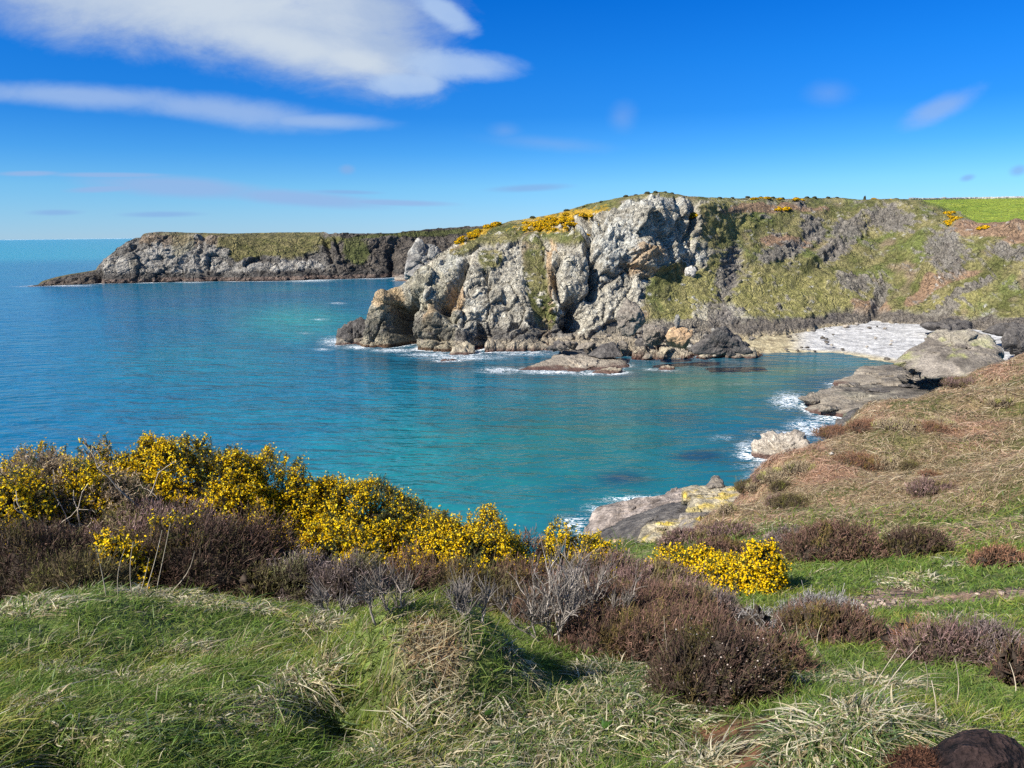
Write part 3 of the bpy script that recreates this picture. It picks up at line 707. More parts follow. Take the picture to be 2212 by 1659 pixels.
    c = mixc(c, (0.22, 0.15, 0.09), patch(q, y, [(380, 520, 60, 12, 0), (330, 515, 30, 10, 0), (470, 518, 30, 14, 0)], n_hi, 0.8) * 0.6)
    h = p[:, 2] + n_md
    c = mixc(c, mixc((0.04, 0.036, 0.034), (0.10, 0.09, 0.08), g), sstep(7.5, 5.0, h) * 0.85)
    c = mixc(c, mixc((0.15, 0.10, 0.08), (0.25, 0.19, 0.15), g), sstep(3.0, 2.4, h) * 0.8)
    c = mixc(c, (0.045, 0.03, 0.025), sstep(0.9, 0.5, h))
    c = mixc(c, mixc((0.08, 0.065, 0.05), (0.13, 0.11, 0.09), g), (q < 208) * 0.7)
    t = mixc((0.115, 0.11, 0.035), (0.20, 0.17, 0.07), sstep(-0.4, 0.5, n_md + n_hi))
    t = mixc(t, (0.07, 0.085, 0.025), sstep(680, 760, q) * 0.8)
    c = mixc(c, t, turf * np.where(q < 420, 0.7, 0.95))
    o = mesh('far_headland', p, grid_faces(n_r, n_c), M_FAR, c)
    props(o, 'long dark cliff headland across the water ending in a low rocky tip', None, None, 'structure')

HP, HPX, HPY = build_headland()
build_far_headland()
def on_headland(px, py):
    k = np.argmin((HPX[2:-5] - px) ** 2 + (HPY[2:-5] - py) ** 2)
    r, c = divmod(k, HPX.shape[1])
    return HP[2 + r, c]

def build_beach():
    # pale shingle: rows from the water's edge to the back of the beach
    x = np.linspace(1560, 2330, 240); v = np.linspace(0, 1, 90)
    y0 = lerp_table([(1560, 774), (1650, 768), (1750, 768), (1820, 772), (1880, 784), (1960, 800), (2060, 806), (2330, 820)], x)
    y1 = lerp_table([(1560, 748), (1640, 734), (1700, 714), (1740, 702), (1800, 694), (1850, 688), (1960, 690), (2010, 702), (2060, 712), (2110, 716), (2212, 730), (2330, 745)], x)
    z1 = lerp_table([(1560, 1.6), (1700, 2.4), (1850, 3.0), (2000, 3.2), (2330, 3.6)], x)
    ra = ray(x, y0); rb = ray(x, y1)
    d0 = (-0.35 - CAMZ) / ra[:, 2]; d1 = (z1 - CAMZ) / rb[:, 2]
    A = np.array([0, 0, CAMZ]) + ra * d0[:, None]; B = np.array([0, 0, CAMZ]) + rb * (d1 + 4)[:, None]
    B[:, 2] = z1
    P = A[None] * (1 - v)[:, None, None] + B[None] * v[:, None, None]
    prof = v ** 0.8
    P[..., 2] = -0.35 + (z1[None] + 0.35) * prof[:, None]
    p = P.reshape(-1, 3)
    nl = fbm(p / 9.0, 3, 301); nm = fbm(p / 2.2, 3, 302); nh = fbm(p / 0.8, 2, 303)
    dd, gg, ii = cells(p / 1.3, 304)
    p[:, 2] += 0.12 * nl + 0.07 * nm + 0.05 * dd
    X = np.repeat(x[None], 90, 0).ravel(); Vv = np.repeat(v[:, None], 240, 1).ravel()
    c = mixc((0.30, 0.295, 0.285), (0.54, 0.53, 0.515), np.clip(0.55 + 0.5 * nm + 0.25 * ii, 0, 1))
    c = mixc(c, (0.20, 0.195, 0.195), sstep(0.12, 0.42, fbm(p / np.array([7., 3., 3.]), 3, 311) + 0.25 * nh) * 0.7)
    tl = perlin(np.stack([Vv * 14 + 0.5 * nl, X / 400., X * 0], 1), 315)
    c = c * (1 + 0.16 * tl[:, None])
    c = mixc(c, (0.62, 0.61, 0.59), sstep(0.25, 0.5, nh + .4 * ii) * .5)
    ochre = np.clip(sstep(1760, 1690, X) + sstep(0.16, 0.07, Vv) * 0.9, 0, 1)
    c = mixc(c, mixc((0.22, 0.17, 0.09), (0.50, 0.42, 0.24), 0.5 + nm + 0.3 * ii), ochre * 0.9)
    c = mixc(c, (0.10, 0.09, 0.06), sstep(0.055, 0.03, Vv + 0.01 * nm))
    props(mesh('beach', p, grid_faces(90, 240), M_PEBBLE, c), 'pale pebble beach at the head of the cove', None, None, 'structure')
build_beach()
# ------------------------------------------------------------------ rocks: hulls of measured corners, cut into facets and weathered
def ico(sub):
    bm = bmesh.new(); bmesh.ops.create_icosphere(bm, subdivisions=sub, radius=1.0)
    V = np.array([v.co for v in bm.verts]); F = np.array([[v.index for v in f.verts] for f in bm.faces]); bm.free()
    return V, F
ICO = {k: ico(k) for k in (3, 4, 5, 6)}

def hull_planes(P):
    bm = bmesh.new()
    for q in P: bm.verts.new(q)
    r = bmesh.ops.convex_hull(bm, input=bm.verts)
    bm.normal_update()
    c = P.mean(0)
    out = []
    for f in bm.faces:
        n = np.array(f.normal); o = np.array(f.verts[0].co) - c
        d = float(n @ o)
        if d < 0: n, d = -n, -d
        if np.linalg.norm(n) > .5: out.append((*n, d))
    bm.free()
    return c, np.array(out)

ROCKPAL = {
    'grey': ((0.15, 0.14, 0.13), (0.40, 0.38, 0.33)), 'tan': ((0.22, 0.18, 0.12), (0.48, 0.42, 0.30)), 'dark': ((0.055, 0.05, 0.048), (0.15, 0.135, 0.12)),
    'islet': ((0.20, 0.165, 0.13), (0.50, 0.44, 0.36)), 'ledge': ((0.070, 0.062, 0.054), (0.205, 0.178, 0.145)), 'pink': ((0.15, 0.12, 0.10), (0.37, 0.31, 0.265)), 'pale': ((0.30, 0.28, 0.25), (0.62, 0.59, 0.53)), 'orange': ((0.30, 0.20, 0.11), (0.58, 0.40, 0.24)), 'ochre': ((0.25, 0.20, 0.09), (0.55, 0.46, 0.20)), 'brown': ((0.13, 0.11, 0.09), (0.30, 0.26, 0.21))}

def rock(name, label, P, pal='grey', seed=1, sub=5, rough=0.12, scale=None, group=None, tide=True, lichen=None, tops=None, cat='rock', bands=None, facets=1.0, strata=0.35):
    P = np.asarray(P, float)
    c, pl = hull_planes(P)
    D, F = ICO[sub]
    nd_ = D @ pl[:, :3].T
    r = np.where(nd_ > 1e-4, pl[:, 3] / np.maximum(nd_, 1e-4), 1e9).min(1)
    V = D * r[:, None]
    size = scale or float(np.mean(P.max(0) - P.min(0)))
    p = V + c + seed * 13.7
    d1, g1, i1 = cells(p / (size * .30), seed + 400, 1.0); d2, g2, i2 = cells(p / (size * .11), seed + 401, 1.0)
    nm = fbm(p / (size * .22), 4, seed + 402); nh = fbm(p / (size * .06), 3, seed + 403)
    lay = perlin(np.stack([p[:, 0] / size, p[:, 1] / size, (p[:, 2] + 0.35 * p[:, 0]) / (size * .05)], 1), seed + 404)
    disp = size * rough * (d1 * 0.8 * facets + d2 * 0.32 * facets + nm * 0.45 + nh * 0.16 + lay * (0.08 + .15 * strata) - 0.25 * np.exp(-(g1 / .05) ** 2) - .1 * np.exp(-(g2 / .06) ** 2))
    V = V + unit(V * np.array([1, 1, 1.3])) * disp[:, None]
    wz = V[:, 2] + c[2]
    a, b = ROCKPAL[pal]
    g = np.clip(0.5 + 0.55 * nm + 0.3 * i2 + 0.3 * nh, 0, 1)
    col = mixc(a, b, g)
    bed = perlin(np.stack([p[:, 0] / size * .6, p[:, 1] / size * .6, (p[:, 2] + 0.45 * p[:, 0] + .12 * size * nm) / (size * .06)], 1), seed + 405)
    col = col * (1 + np.clip(strata * bed, -.6, .6))[:, None]
    if lichen is not None:
        lc, amt = lichen
        col = mixc(col, lc, sstep(0.0, 0.4, fbm(p / (size * .16), 3, seed + 410) + amt - 0.4 + 0.3 * nh) * 0.85)
    if tops is not None:
        nz = unit(V)[:, 2]
        col = mixc(col, tops, sstep(0.25, 0.7, nz + 0.6 * nm + 0.3 * nh) * 0.55)
    if tide:
        h = wz + 0.25 * nm * size * .2
        col = mixc(col, mixc((0.28, 0.23, 0.17), (0.42, 0.36, 0.27), g), sstep(1.9, 1.4, h) * 0.5)
        col = mixc(col, (0.085, 0.042, 0.034), sstep(0.75, 0.35, h) * 0.9)
    o = mesh(name, V, F, M_BOULDER, col)
    o.location = [float(x) for x in c]
    return props(o, label, cat, group)

def hp(lst):
    """measured corners (x, y, height above the sea) -> points"""
    out = []
    for (px, py, z) in lst:
        d = ray(px, py); s = (z - CAMZ) / d[2]
        out.append(np.array([0, 0, CAMZ]) + d * s)
    return out

def sunk(pts, z=-1.2, grow=1.05):
    """the same outline carried down below the waterline"""
    A = np.array(pts); c = A.mean(0)
    B = c + (A - c) * grow; B[:, 2] = z
    return np.concatenate([A, B])

def dp(lst):
    return [pt(px, py, d) for (px, py, d) in lst]

def wl_d(px, py): return float(wdist(px, py))

def build_rocks():
    # --- off the headland point
    D = wl_d(760, 744)
    rock('sea_rock', 'dark humped sea rock with pale foot off the tip of the headland', sunk(dp([(722, 738, D), (730, 715, D + 2), (752, 694, D + 4), (775, 684, D + 5), (792, 690, D + 6), (799, 712, D + 4), (799, 742, D + 1), (745, 742, D - .5), (790, 690, D + 12), (745, 705, D + 11)])), 'dark', 3, 5, 0.10)
    D = wl_d(1000, 766)
    rock('sea_rock', 'squat tan boulder with dark weedy base against the headland cliff foot', sunk(dp([(968, 764, D), (985, 745, D + 1.5), (1005, 738, D + 3), (1022, 742, D + 3), (1026, 758, D + 1), (1010, 766, D - .5), (1000, 744, D + 7)])), 'tan', 5, 4, 0.10)
    D = wl_d(960, 780)
    rock('sea_rock', 'tiny black reef just breaking the foam below the headland', sunk(dp([(945, 781, D), (955, 774, D + .6), (975, 773, D + 1), (990, 777, D + 1), (985, 782, D)]), -1, 1.2), 'dark', 6, 3, 0.14)
    # --- low outcrop in the mouth of the inner cove
    D = wl_d(1230, 800)
    rock('rock_outcrop', 'long low brown outcrop tapering left into surf in the middle of the cove', sunk(dp([(1105, 803, D), (1150, 787, D + 3), (1200, 772, D + 7), (1250, 762, D + 11), (1310, 768, D + 12), (1350, 778, D + 9), (1362, 790, D + 5), (1320, 800, D + 1), (1270, 806, D - 2), (1180, 806, D - 1)]), -1.5, 1.03), 'brown', 11, 6, 0.055, tops=(0.36, 0.31, 0.25), cat='rock outcrop')
    rock('rock_slab', 'black triangular slab standing on the back of the long low outcrop', dp([(1268, 768, D + 9), (1300, 742, D + 12), (1325, 737, D + 13), (1338, 756, D + 12), (1345, 772, D + 9), (1300, 775, D + 7), (1330, 760, D + 17), (1275, 765, D + 15)]), 'dark', 12, 5, 0.05, tide=False, facets=.5)
    rock('rock_ledge', 'dark narrow ledge behind the long outcrop, awash with surf on its left', sunk(dp([(1190, 768, D + 12), (1220, 757, D + 14), (1262, 752, D + 15), (1270, 764, D + 12), (1215, 770, D + 10)])), 'dark', 13, 4, 0.08)
    D = wl_d(1310, 806)
    rock('sea_rock', 'flat tan rock lying at the right-hand end of the long outcrop', sunk(dp([(1275, 806, D), (1300, 796, D + 2), (1340, 791, D + 4), (1345, 800, D + 1), (1320, 808, D - 1)])), 'tan', 14, 4, 0.09)
    D = wl_d(1440, 799)
    rock('sea_rock', 'small lone pale rock in the green shallows', sunk(dp([(1420, 798, D), (1428, 790, D + 1.2), (1448, 787, D + 1.5), (1458, 795, D + .6), (1450, 801, D - .5), (1430, 801, D - .4)])), 'tan', 15, 4, 0.14)
    # --- boulders heaped at the headland foot
    items = [
        ('orange_boulder', 'big orange-pink boulder on the rubble under the grassy slope', (1468, 730, 66, 44), 'orange', 6.0), ('boulder', 'grey pointed boulder leaning on the cliff foot beside the gully grass', (1362, 690, 56, 70), 'brown', 9.5),
        ('boulder', 'dark wedge-shaped slab with a pale upper edge behind the orange boulder', (1560, 735, 110, 56), 'dark', 6.0), ('boulder', 'reddish grey block left of the orange boulder', (1408, 722, 60, 46), 'brown', 6.0),
        ('standing_stone', 'slim pale upright stone on the yellow grass above the rubble', (1463, 694, 11, 32), 'grey', 10.5), ('boulder', 'pale square block lodged at the top of the yellow grass', (1492, 590, 26, 26), 'pale', None)]
    for k, (nm, lab, (px, py, w, h), pal, z) in enumerate(items):
        if z is None:
            s = on_headland(px, py); dist = float(np.hypot(s[0], s[1])) - 1
        else:
            d = ray(px, py + h / 2); dist = float((z - 1.6 - CAMZ) / d[2])
        m = dist / FPX
        cen = pt(px, py, dist)
        rg = np.random.default_rng(700 + k)
        q = unit(rg.normal(size=(18, 3))) * np.array([w * .56, w * .45, h * .6]) * m
        if k == 2: q = np.array([[-.6, -.2, -.5], [.6, -.1, -.5], [-.55, .5, -.4], [.6, .5, -.5], [-.1, -.1, .5], [.12, .1, .45], [-.5, -.1, -.2], [.45, 0, -.2]]) * np.array([w * m, w * m * .8, h * m])
        rock(nm, lab, cen + q, pal, 30 + k, 5, 0.09, tide=False, cat='boulder' if nm != 'standing_stone' else 'stone')
    rg = np.random.default_rng(77)
    k = 0
    while k < 64:
        px = rg.uniform(1180, 1640); t = rg.uniform(0, 1)
        lo = np.interp(px, [1180, 1300, 1400, 1640], [764, 772, 778, 768]); hi = np.interp(px, [1180, 1300, 1400, 1500, 1640], [744, 726, 712, 712, 728])
        py = lo + (hi - lo) * t
        z = 0.4 + 5.2 * t ** 1.2
        w = rg.uniform(9, 24) if rg.random() < .7 else rg.uniform(24, 48); h = w * rg.uniform(.45, .8)
        d = ray(px, py); dist = float((z - CAMZ) / d[2]); m = dist / FPX
        cen = pt(px, py, dist) ; cen[2] = z
        q = unit(rg.normal(size=(12, 3))) * np.array([w * .56, w * .5, h * .6]) * m
        pal = rg.choice(['tan', 'brown', 'grey', 'tan'] if t < .35 else ['brown', 'dark', 'grey', 'brown'])
        lab = {'tan': 'tan boulder in the rubble along the far shore of the cove', 'brown': 'brown boulder in the rubble along the far shore of the cove', 'grey': 'light grey boulder in the rubble along the far shore of the cove', 'dark': 'near-black boulder in the rubble along the far shore of the cove'}[pal]
        rock('boulder', lab, cen + q, pal, 100 + k, 3, 0.10, group='boulders heaped along the foot of the headland', tide=t < .3, cat='boulder'); k += 1
    # --- white crag beyond the headland shoulder
    D = 470.0
    rock('sea_crag', 'pale jagged crag rising behind the headland shoulder', dp([(876, 596, D), (880, 560, D + 6), (893, 538, D + 10), (907, 521, D + 14), (930, 526, D + 18), (955, 540, D + 20), (985, 560, D + 22), (1000, 600, D + 10), (900, 604, D - 2), (905, 525, D + 24), (985, 602, D + 40), (880, 598, D + 30)]), 'grey', 41, 6, 0.09, tide=False, cat='crag', tops=None)
    rock('rock_ledge', 'low reddish-brown ledge at the foot of the pale crag', sunk(dp([(850, 600, 525), (862, 594, 530), (900, 592, 535), (920, 600, 525), (880, 604, 515)]), -2), 'brown', 42, 4, 0.08)
    # --- right-hand shore
    D = 150.0
    rock('sea_stack', 'large lichen-topped rock standing on the beach edge', [*dp([(1925, 790, D), (1960, 765, D + 4), (1990, 735, D + 8), (2025, 716, D + 12), (2080, 714, D + 13), (2125, 730, D + 11), (2150, 752, D + 8), (2160, 780, D + 2), (2150, 815, D - 6), (1990, 815, D - 4), (2060, 720, D + 22), (2140, 745, D + 22), (1960, 770, D + 20)])], 'brown', 51, 6, 0.085, lichen=((0.30, 0.31, 0.10), 0.30), tide=False, tops=(0.36, 0.32, 0.24), strata=.9, cat='rock stack')
    rock('rock_ledge', 'low shelf of rock running from the lichen-topped stack into the water', sunk(hp([(1796, 829, 0.5), (1850, 810, 1.1), (1865, 790, 1.5), (1930, 784, 2.2), (2050, 788, 3.0), (2130, 800, 3.4), (2060, 826, 2.4), (1900, 828, 1.2), (1820, 833, 0.6)]), -1.2, 1.02), 'ledge', 52, 6, 0.055, tops=(0.30, 0.26, 0.21), strata=1.2)
    rock('rock_ledge', 'broad fractured rock platform with weedy red edge below the bracken slope', sunk(hp([(1731, 868, 0.5), (1762, 846, 1.4), (1800, 837, 1.8), (1880, 831, 2.2), (2020, 832, 3.0), (1990, 860, 2.4), (1900, 886, 1.5), (1830, 890, 1.1), (1752, 887, 0.4)]), -1.2, 1.02), 'ledge', 53, 6, 0.055, tops=(0.26, 0.235, 0.175), strata=1.2)
    rock('rock_ledge', 'dark rock shoulder between the platform and the bracken edge', sunk(dp([(1800, 925, 95), (1822, 898, 100), (1860, 888, 103), (1900, 892, 98), (1880, 940, 88), (1820, 945, 89)])), 'dark', 54, 5, 0.08, lichen=((0.16, 0.17, 0.07), 0.3))
    rock('rock_ledge', 'near-black rock band painting in the shadow along the foot of the lichen-topped stack', sunk(hp([(1905, 800, 1.4), (1950, 786, 2.6), (2040, 778, 3.6), (2120, 782, 4.2), (2130, 800, 3.4), (2050, 808, 2.4), (1940, 808, 1.5)]), 0, 1.02), 'dark', 55, 6, 0.075, strata=.8)  # dark ledge: the shadow band below the stack is put into its colour
    for k, (px, py, w, h, z, lab) in enumerate([(2050, 706, 90, 26, 4.5, 'dark rocks at the back of the beach above the stack'), (2205, 742, 60, 44, 5.0, 'dark rock at the right end of the beach by the bracken edge'), (2185, 716, 90, 24, 6.0, 'black overhung rock behind the right end of the beach')]):
        d = ray(px, py); dist = float((z - CAMZ) / d[2]); m = dist / FPX; cen = pt(px, py, dist); rq = np.random.default_rng(50 + k)
        rock('beach_rock', lab, cen + unit(rq.normal(size=(16, 3))) * np.array([w * .6, w * .4, h * .65]) * m, 'dark', 340 + k, 5, .1, tide=False, cat='rock')
    rg = np.random.default_rng(15)
    for k in range(30):
        px = rg.uniform(1690, 2010); t = rg.random(); y0 = float(lerp_table([(1690, 760), (1820, 762), (1900, 776), (2010, 790)], px)); y1 = float(lerp_table(BEACH_BACK, px)) + 5
        py = y0 + (y1 - y0) * t; z = .2 + 2.6 * t ** .8; w = rg.uniform(5, 15); h = w * .6
        d = ray(px, py); dist = float((z - CAMZ) / d[2]); m = dist / FPX; cen = pt(px, py, dist)
        rock('beach_stone', 'dark stone lying on the pale shingle beach' if k % 3 else 'pale stone lying on the shingle beach', cen + unit(rg.normal(size=(12, 3))) * np.array([w * .56, w * .5, h * .5]) * m, 'ledge' if k % 3 else 'islet', 370 + k, 3, .12, group='stones scattered over the beach', tide=False, cat='stone')
    rg = np.random.default_rng(5)
    for k in range(26):
        px = rg.uniform(1745, 2040); lo = np.interp(px, [1745, 1800, 1900, 2040], [885, 888, 860, 838]); hi = np.interp(px, [1745, 1800, 1900, 2040], [862, 815, 795, 790])
        py = rg.uniform(hi, lo); z = rg.uniform(.3, 1.2) + 2.0 * sstep(1780, 2040, px); w = rg.uniform(20, 56); h = w * rg.uniform(.22, .4)
        d = ray(px, py); dist = float((z - CAMZ) / d[2]); m = dist / FPX; cen = pt(px, py, dist)
        qq = unit(rg.normal(size=(12, 3))) * np.array([w * .56, w * .5, h * .6]) * m
        rock('shore_rock', 'jagged dark rock on the ledges below the bracken slope' if k % 2 else 'jagged grey rock on the ledges below the bracken slope', cen + qq, 'dark' if k % 2 else 'ledge', 300 + k, 4, .13, group='jagged rocks on the right-hand ledges', cat='rock')
    D = wl_d(1690, 992)
    rock('islet', 'craggy cream-coloured islet ringed by surf beside the bracken slope', sunk(dp([(1626, 985, D), (1628, 955, D + 1.5), (1650, 938, D + 3), (1672, 936, D + 3.6), (1700, 940, D + 3.8), (1735, 936, D + 4.2), (1748, 950, D + 3), (1752, 975, D + 1.2), (1735, 990, D - .3), (1680, 996, D - .9), (1640, 995, D - .6)]), -1.0, 1.02), 'islet', 61, 6, 0.13, cat='islet')
    rock('rock_ledge', 'small pale rock joining the islet to the slope', sunk(dp([(1745, 975, D + 1), (1760, 960, D + 2), (1785, 958, D + 2), (1785, 985, D - 1)])), 'islet', 62, 4, 0.1)
    # --- the ledge below the gorse
    rock('rock_slab', 'big tilted pinkish-grey slab sloping into the water below the gorse', dp([(1258, 1148, 71), (1290, 1094, 73.5), (1320, 1086, 75), (1430, 1070, 74), (1480, 1060, 73), (1490, 1078, 71), (1430, 1090, 70.5), (1350, 1120, 69), (1300, 1146, 68.5), (1270, 1160, 69), (1300, 1170, 73), (1470, 1120, 75)]), 'pink', 71, 6, 0.045, tide=False, facets=1.0, strata=1.0)
    rock('cliff_rock', 'rock face coloured dark for the shade under the front edge of the tilted slab', dp([(1275, 1162, 68), (1300, 1146, 68), (1350, 1121, 68.4), (1430, 1090, 69.6), (1490, 1080, 70), (1502, 1090, 67), (1496, 1122, 63), (1440, 1150, 61), (1380, 1185, 60), (1300, 1200, 62), (1380, 1140, 63), (1470, 1100, 65)]), 'dark', 79, 6, 0.05, tide=False)  # shade on the slab's front painted with the dark palette
    rock('rock', 'pale pink hump at the seaward end of the tilted slab', dp([(1430, 1075, 76), (1450, 1055, 77), (1475, 1053, 78), (1490, 1062, 77), (1480, 1080, 74), (1450, 1060, 80)]), 'pink', 72, 4, .08, tide=False)
    rock('lichen_block', 'square block of layered rock streaked with yellow lichen above the slab', dp([(1478, 1098, 62), (1482, 1056, 64), (1520, 1048, 66), (1600, 1050, 66), (1610, 1062, 64), (1590, 1090, 60), (1540, 1105, 59), (1490, 1105, 60), (1500, 1050, 70), (1590, 1050, 71), (1550, 1130, 55)]), 'tan', 73, 6, 0.05, tide=False, lichen=((0.56, 0.40, 0.06), 0.42), strata=.9, cat='rock')
    rock('lichen_block', 'small stepped cairn-like crest on the yellow lichen block', dp([(1520, 1052, 65), (1530, 1040, 66), (1540, 1028, 67), (1553, 1028, 67), (1565, 1044, 66), (1568, 1056, 65), (1540, 1036, 69), (1530, 1060, 64)]), 'brown', 74, 4, 0.10, tide=False, cat='rock')
    rock('boulder', 'smooth yellow-grey boulder wedged below the lichen block', dp([(1475, 1118, 57), (1485, 1096, 58), (1508, 1092, 58.5), (1516, 1108, 57.5), (1505, 1122, 56.5), (1485, 1124, 56.5), (1495, 1100, 60)]), 'ochre', 75, 4, 0.06, tide=False, cat='boulder')
    rock('lichen_ridge', 'knobbly yellow lichened ridge of rock beside the green turf', dp([(1380, 1168, 54), (1390, 1140, 55), (1420, 1128, 56), (1450, 1122, 57), (1490, 1126, 57), (1500, 1140, 55), (1470, 1160, 52), (1400, 1185, 50), (1450, 1130, 60), (1390, 1150, 59)]), 'tan', 76, 5, 0.09, tide=False, lichen=((0.56, 0.42, 0.07), 0.36), strata=.8, cat='rock')
    rock('rock', 'grey-brown rock plugging the gap between the lichen block and the green turf', dp([(1470, 1135, 54), (1480, 1112, 57), (1510, 1104, 60), (1545, 1108, 58), (1555, 1130, 52), (1520, 1150, 48), (1475, 1150, 50), (1520, 1115, 64), (1480, 1160, 58)]), 'brown', 80, 5, .08, tide=False, lichen=((0.56, 0.42, 0.07), 0.2))
    rock('boulder', 'orange-brown stone in the shade below the yellow ridge', dp([(1322, 1178, 52), (1325, 1164, 53), (1348, 1162, 53), (1352, 1178, 52), (1338, 1184, 51.5), (1335, 1168, 55)]), 'orange', 77, 4, 0.06, tide=False, cat='boulder')
    rock('rock', 'grey-brown rock face falling from the slab to the gorse', sunk(dp([(1255, 1160, 66), (1300, 1165, 64), (1360, 1172, 58), (1400, 1180, 53), (1380, 1215, 50), (1300, 1215, 54), (1250, 1190, 60)]), -1), 'dark', 78, 5, 0.06, tide=False)
build_rocks()
build_sea()
# ------------------------------------------------------------------ near ground
GC = [  # (x, y, distance) read off the photo
    (100, 1659, 2.2), (600, 1659, 2.2), (1106, 1659, 2.2), (1600, 1659, 2.2), (2100, 1659, 2.3), (300, 1500, 2.9), (800, 1500, 2.9), (1400, 1500, 3.0), (1900, 1500, 3.2), (2150, 1560, 2.9),
    (100, 1400, 3.5), (500, 1400, 3.5), (900, 1400, 3.5), (1300, 1400, 3.7), (1700, 1400, 4.4), (2150, 1400, 4.8), (100, 1290, 4.6), (500, 1300, 4.5), (900, 1330, 4.3), (1300, 1330, 4.8), (1550, 1330, 5.6),
    (1900, 1310, 6.6), (2150, 1300, 6.8), (1750, 1260, 7.8), (1600, 1250, 8.0), (2050, 1240, 8.4), (1800, 1200, 10), (2050, 1190, 10.5), (1500, 1190, 12), (1600, 1160, 13.5), (1450, 1178, 15.5), (1390, 1192, 14.5), (1800, 1110, 16.5), (2150, 1110, 15.5), (1620, 1095, 19),
    (1610, 1058, 25), (1690, 1013, 26.5), (1540, 1122, 19), (1900, 1000, 24), (2150, 1000, 22), (1760, 980, 28.5), (1860, 897, 33), (2050, 865, 35), (2050, 833, 38), (2140, 800, 40), (2212, 760, 43), (2212, 900, 29), (2400, 760, 40), (2600, 760, 36), (2400, 1000, 18), (2500, 1300, 6)]
def build_near_ground():
    pts = [pt(x, y, d) for x, y, d in GC]
    pts += [np.array(q, float) for q in [(0, 0, 28.35), (0, -6, 28.9), (-6, -6, 28.9), (6, -6, 28.9), (-4, 0, 28.4), (4, 0, 28.4), (-14, -14, 29.5), (14, -14, 29.5), (0, -20, 29.8), (-8, 1, 28.2), (9, 1, 28.0), (30, -4, 28.5), (40, 20, 26.5), (60, 40, 25.5), (80, 0, 29), (60, -40, 30), (-40, -40, 30), (0, -70, 31), (100, 30, 28)]]
    # under the gorse the ground rolls over into the cliff
    for x in (-500, -100, 300, 700, 1000):
        for (d, z) in ((5.5, 27.45), (7.0, 26.9), (9.0, 25.9), (11.5, 23.8), (15, 20), (22, 12), (32, 4), (42, -2), (60, -6)):
            q = pt(x, 1100, d); q[2] = z - max(0, (x - 300)) * 0.0013 * min(d / 8, 1.4); pts.append(q)
    for (x, y, d) in ((1250, 1190, 14), (1330, 1190, 15.5)): pts.append(pt(x, y, d))
    # beyond the slope's edge the land falls to the shore
    for (x, y, d) in ((1390, 1192, 15), (1450, 1178, 16), (1540, 1118, 21), (1610, 1058, 26), (1690, 1013, 28), (1760, 980, 30), (1860, 897, 35), (2050, 833, 40), (2140, 800, 42.5), (2212, 760, 46)):
        e = pt(x, y, d)
        for (k, dz) in ((2, -1.5), (5, -4.2), (10, -9), (18, -15), (30, -26), (44, -32)):
            q = pt(x, y, d + k); q[2] = e[2] + dz; pts.append(q)
    for (x, d) in ((1250, 20), (1250, 28), (1330, 22), (1330, 30)):
        q = pt(x, 1100, d); q[2] = {20: 16, 28: 8, 22: 15.5, 30: 8}[d]; pts.append(q)
    P = np.array(pts)
    c2 = 0.8 ** 2
    def phi(A, B): return np.sqrt(((A[:, None] - B[None]) ** 2).sum(-1) + c2)
    n = len(P); A = np.zeros((n + 3, n + 3)); A[:n, :n] = phi(P[:, :2], P[:, :2]) - 0.004 * np.eye(n)
    A[:n, n] = 1; A[:n, n + 1:] = P[:, :2]; A[n:, :n] = A[:n, n:].T
    w = np.linalg.solve(A, np.concatenate([P[:, 2], np.zeros(3)]))
    return P, w, phi
GP, GW, GPHI = build_near_ground()
MOUNDS = []   # (x, y, radius, height): tussocky bumps
def gz(x, y):
    x = np.atleast_1d(np.asarray(x, float)); y = np.atleast_1d(np.asarray(y, float))
    out = np.empty(len(x))
    for k in range(0, len(x), 40000):
        q = np.stack([x[k:k + 40000], y[k:k + 40000]], 1)
        n = len(GP)
        z = GPHI(q, GP[:, :2]) @ GW[:n] + GW[n] + q @ GW[n + 1:]
        r = np.hypot(q[:, 0], q[:, 1])
        p3 = np.stack([q[:, 0], q[:, 1], q[:, 0] * 0], 1)
        z = z + 0.05 * fbm(p3 / 0.8, 3, 501) * sstep(0.3, 2.5, r) + 0.16 * fbm(p3 / 3.5, 2, 502) * sstep(5, 12, r) + sstep(12, 18, r) * (0.55 * fbm(p3 / 5.5, 2, 503) + 0.26 * fbm(p3 / 1.8, 2, 504))
        for (mx, my, rad, h) in MOUNDS:
            z = z + h * np.exp(-(((q[:, 0] - mx) ** 2 + (q[:, 1] - my) ** 2) / rad ** 2) ** 1.6)
        out[k:k + 40000] = z
    return out

def hit(px, py, lo=1.0, hi=70.0):
    """where a sight line meets the near ground"""
    ds = np.geomspace(lo, hi, 500); q = pt(np.full(500, px), np.full(500, py), ds)
    g = gz(q[:, 0], q[:, 1]); k = np.argmax(q[:, 2] < g)
    if q[-1, 2] >= g[-1] and k == 0: k = 499
    p = q[k].copy(); p[2] = g[k]
    return p, ds[k]

def slope_frame(x, y):
    e = 0.03
    z0 = gz(x, y); gx = (gz(x + e, y) - z0) / e; gy = (gz(x, y + e) - z0) / e
    o = np.ones_like(z0); z = np.zeros_like(z0)
    return unit(np.stack([o, z, gx], 1)), unit(np.stack([z, o, gy], 1)), unit(np.stack([-gx, -gy, o], 1))

def lay(fr, v):
    """turn directions given for level ground to the slope of the ground"""
    return fr[0] * v[:, 0:1] + fr[1] * v[:, 1:2] + fr[2] * v[:, 2:3]

def g3(x, y):
    return np.stack([x, y, gz(x, y)], 1)

